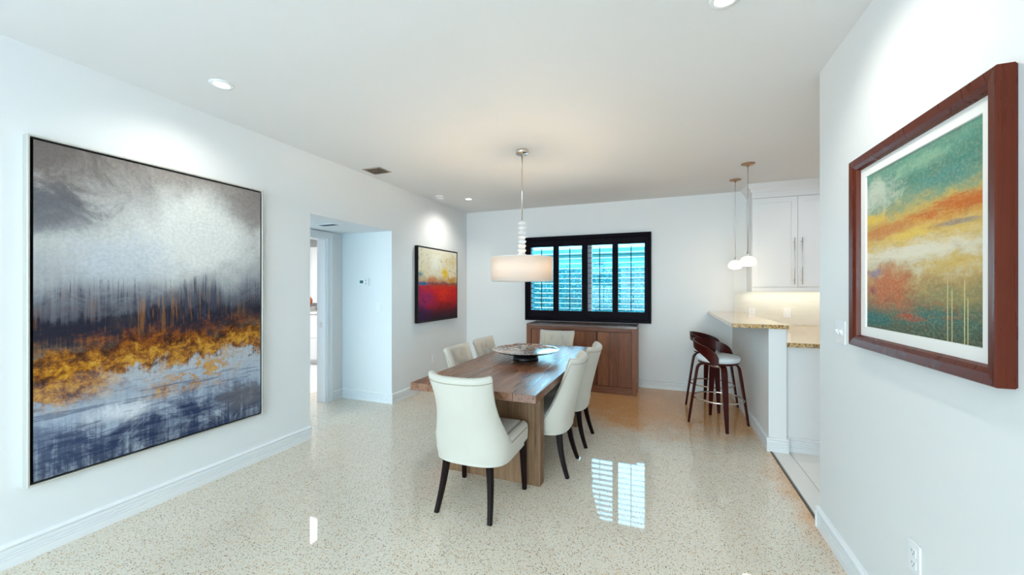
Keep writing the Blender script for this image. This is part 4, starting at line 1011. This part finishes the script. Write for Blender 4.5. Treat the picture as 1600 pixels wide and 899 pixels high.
wallpic('large_painting', 'very large misty grey and gold abstract painting in a thin silver frame', LX, 1, 0.955, 2.222, 0.385, 2.222, 0.050, 0.010, M['silverframe'], art_mist(), 0.012, 0.046)
wallpic('small_painting', 'square red and yellow abstract painting in a black frame on the left wall', LX, 1, 4.375, 5.452, 0.950, 2.000, 0.050, 0.018, M['blackframe'], art_red(), 0.002, 0.047)
# framed print on the right wall
yc, zc = (1.423 + 2.294) / 2, 1.155
fp = thing('framed_print', 'teal and orange abstract print in a thick mahogany frame on the right wall', 'painting', (RX, yc, zc))
A = lambda d, y, z: (-d, y - yc, z - zc)
y0, y1, z0, z1 = 1.423, 2.294, 1.155, 2.015
def mitre(prof):
    """prof: (inset, depth) closed polygon swept round the rectangle with mitred corners"""
    vs = []; n = len(prof); fs = []
    for (py, pz, sy, sz_) in ((y0, z0, 1, 1), (y1, z0, -1, 1), (y1, z1, -1, -1), (y0, z1, 1, -1)):
        for i_, d in prof: vs.append(A(d, py + sy * i_, pz + sz_ * i_))
    for s_ in range(4):
        t_ = (s_ + 1) % 4
        for i in range(n): fs.append((s_ * n + i, s_ * n + (i + 1) % n, t_ * n + (i + 1) % n, t_ * n + i))
    return MB().add(vs, fs)
mitre([(0.004, 0.0), (0.0, 0.008), (0.0, 0.043), (0.003, 0.046), (0.032, 0.042), (0.046, 0.034), (0.052, 0.020), (0.052, 0.0)]).build('frame', M['redwood'], fp)
mb_ = mitre([(0.050, 0.010), (0.050, 0.018), (0.093, 0.018), (0.095, 0.010)]); mb_.build('mat_board', M['mat'], fp)
MB().box(A(0.002, y0 + 0.05, z0 + 0.05), A(0.010, y1 - 0.05, z1 - 0.05)).build('backing', M['mat'], fp)
uvquad('print', art_sunset(), [A(0.012, y1 - 0.093, z0 + 0.093), A(0.012, y0 + 0.093, z0 + 0.093), A(0.012, y0 + 0.093, z1 - 0.093), A(0.012, y1 - 0.093, z1 - 0.093)], fp)

# ------------------------------------------------------------------ next room furniture
vn = thing('pantry_cabinet', 'white drawer cabinet seen through the alcove doorway', 'cabinet', (-6.2, 5.6, 0))
MB().box((-1.5, -0.25, 0.10), (1.5, 0.49, 0.95)).build('body', M['cabinet'], vn)
MB().box((-1.5, -0.18, 0.0), (1.5, 0.49, 0.10)).build('plinth', M['cabinet'], vn)
MB().box((-1.5, -0.29, 0.95), (1.5, 0.49, 0.98)).build('worktop', plain('quartz', (0.85, 0.84, 0.8), 0.2), vn)
for k in range(5):
    x = -1.5 + k * 0.6
    for z0_, z1_ in ((0.11, 0.50), (0.505, 0.94)):
        MB().box((x + 0.003, -0.27, z0_), (x + 0.597, -0.25, z1_)).build('drawer', M['cabinet'], vn, bevel=0.002, seg=1)
uc = thing('pantry_wall_cabinet', 'tall white wall cabinet above the drawers in the next room', 'cabinet', (-6.2, 5.85, 1.13))
MB().box((-1.5, -0.06, 0), (1.5, 0.24, 1.12)).build('body', M['cabinet'], uc)
for k in range(8):
    x = -1.43 + k * 0.36
    MB().box((x + 0.002, -0.08, 0.0), (x + 0.354, -0.06, 1.12)).build('door', M['cabinet'], uc, bevel=0.003, seg=1)
vs_ = thing('vase', 'orange brown vase with narrow grey neck on the next room counter', 'vase', (-6.215, 5.42, 1.07))
vs_.scale = (0.68, 0.68, 0.68)
bx_ = MB().box((-6.33, 5.34, 0.98), (-6.13, 5.50, 1.07)).build('canister', M['steel'], None, bevel=0.006); tag(bx_, 'small silver box under the orange vase in the next room', 'box')
MB().lathe([(0, 0), (0.05, 0), (0.055, 0.02), (0.04, 0.05), (0.085, 0.12), (0.09, 0.19), (0.06, 0.26), (0.03, 0.28)], n=28).build('body', plain('terracotta_glaze', (0.32, 0.06, 0.015), 0.3), vs_)
MB().lathe([(0.032, 0.275), (0.02, 0.34), (0.012, 0.42), (0.008, 0.42), (0.02, 0.30)], n=20).build('neck', plain('grey_glaze', (0.18, 0.18, 0.19), 0.4), vs_)
area('next_room_ceiling_light', (-5.6, 4.3, 2.48), (0, 0, 0), 1.2, 1.2, 30, (0.96, 0.98, 1.0))
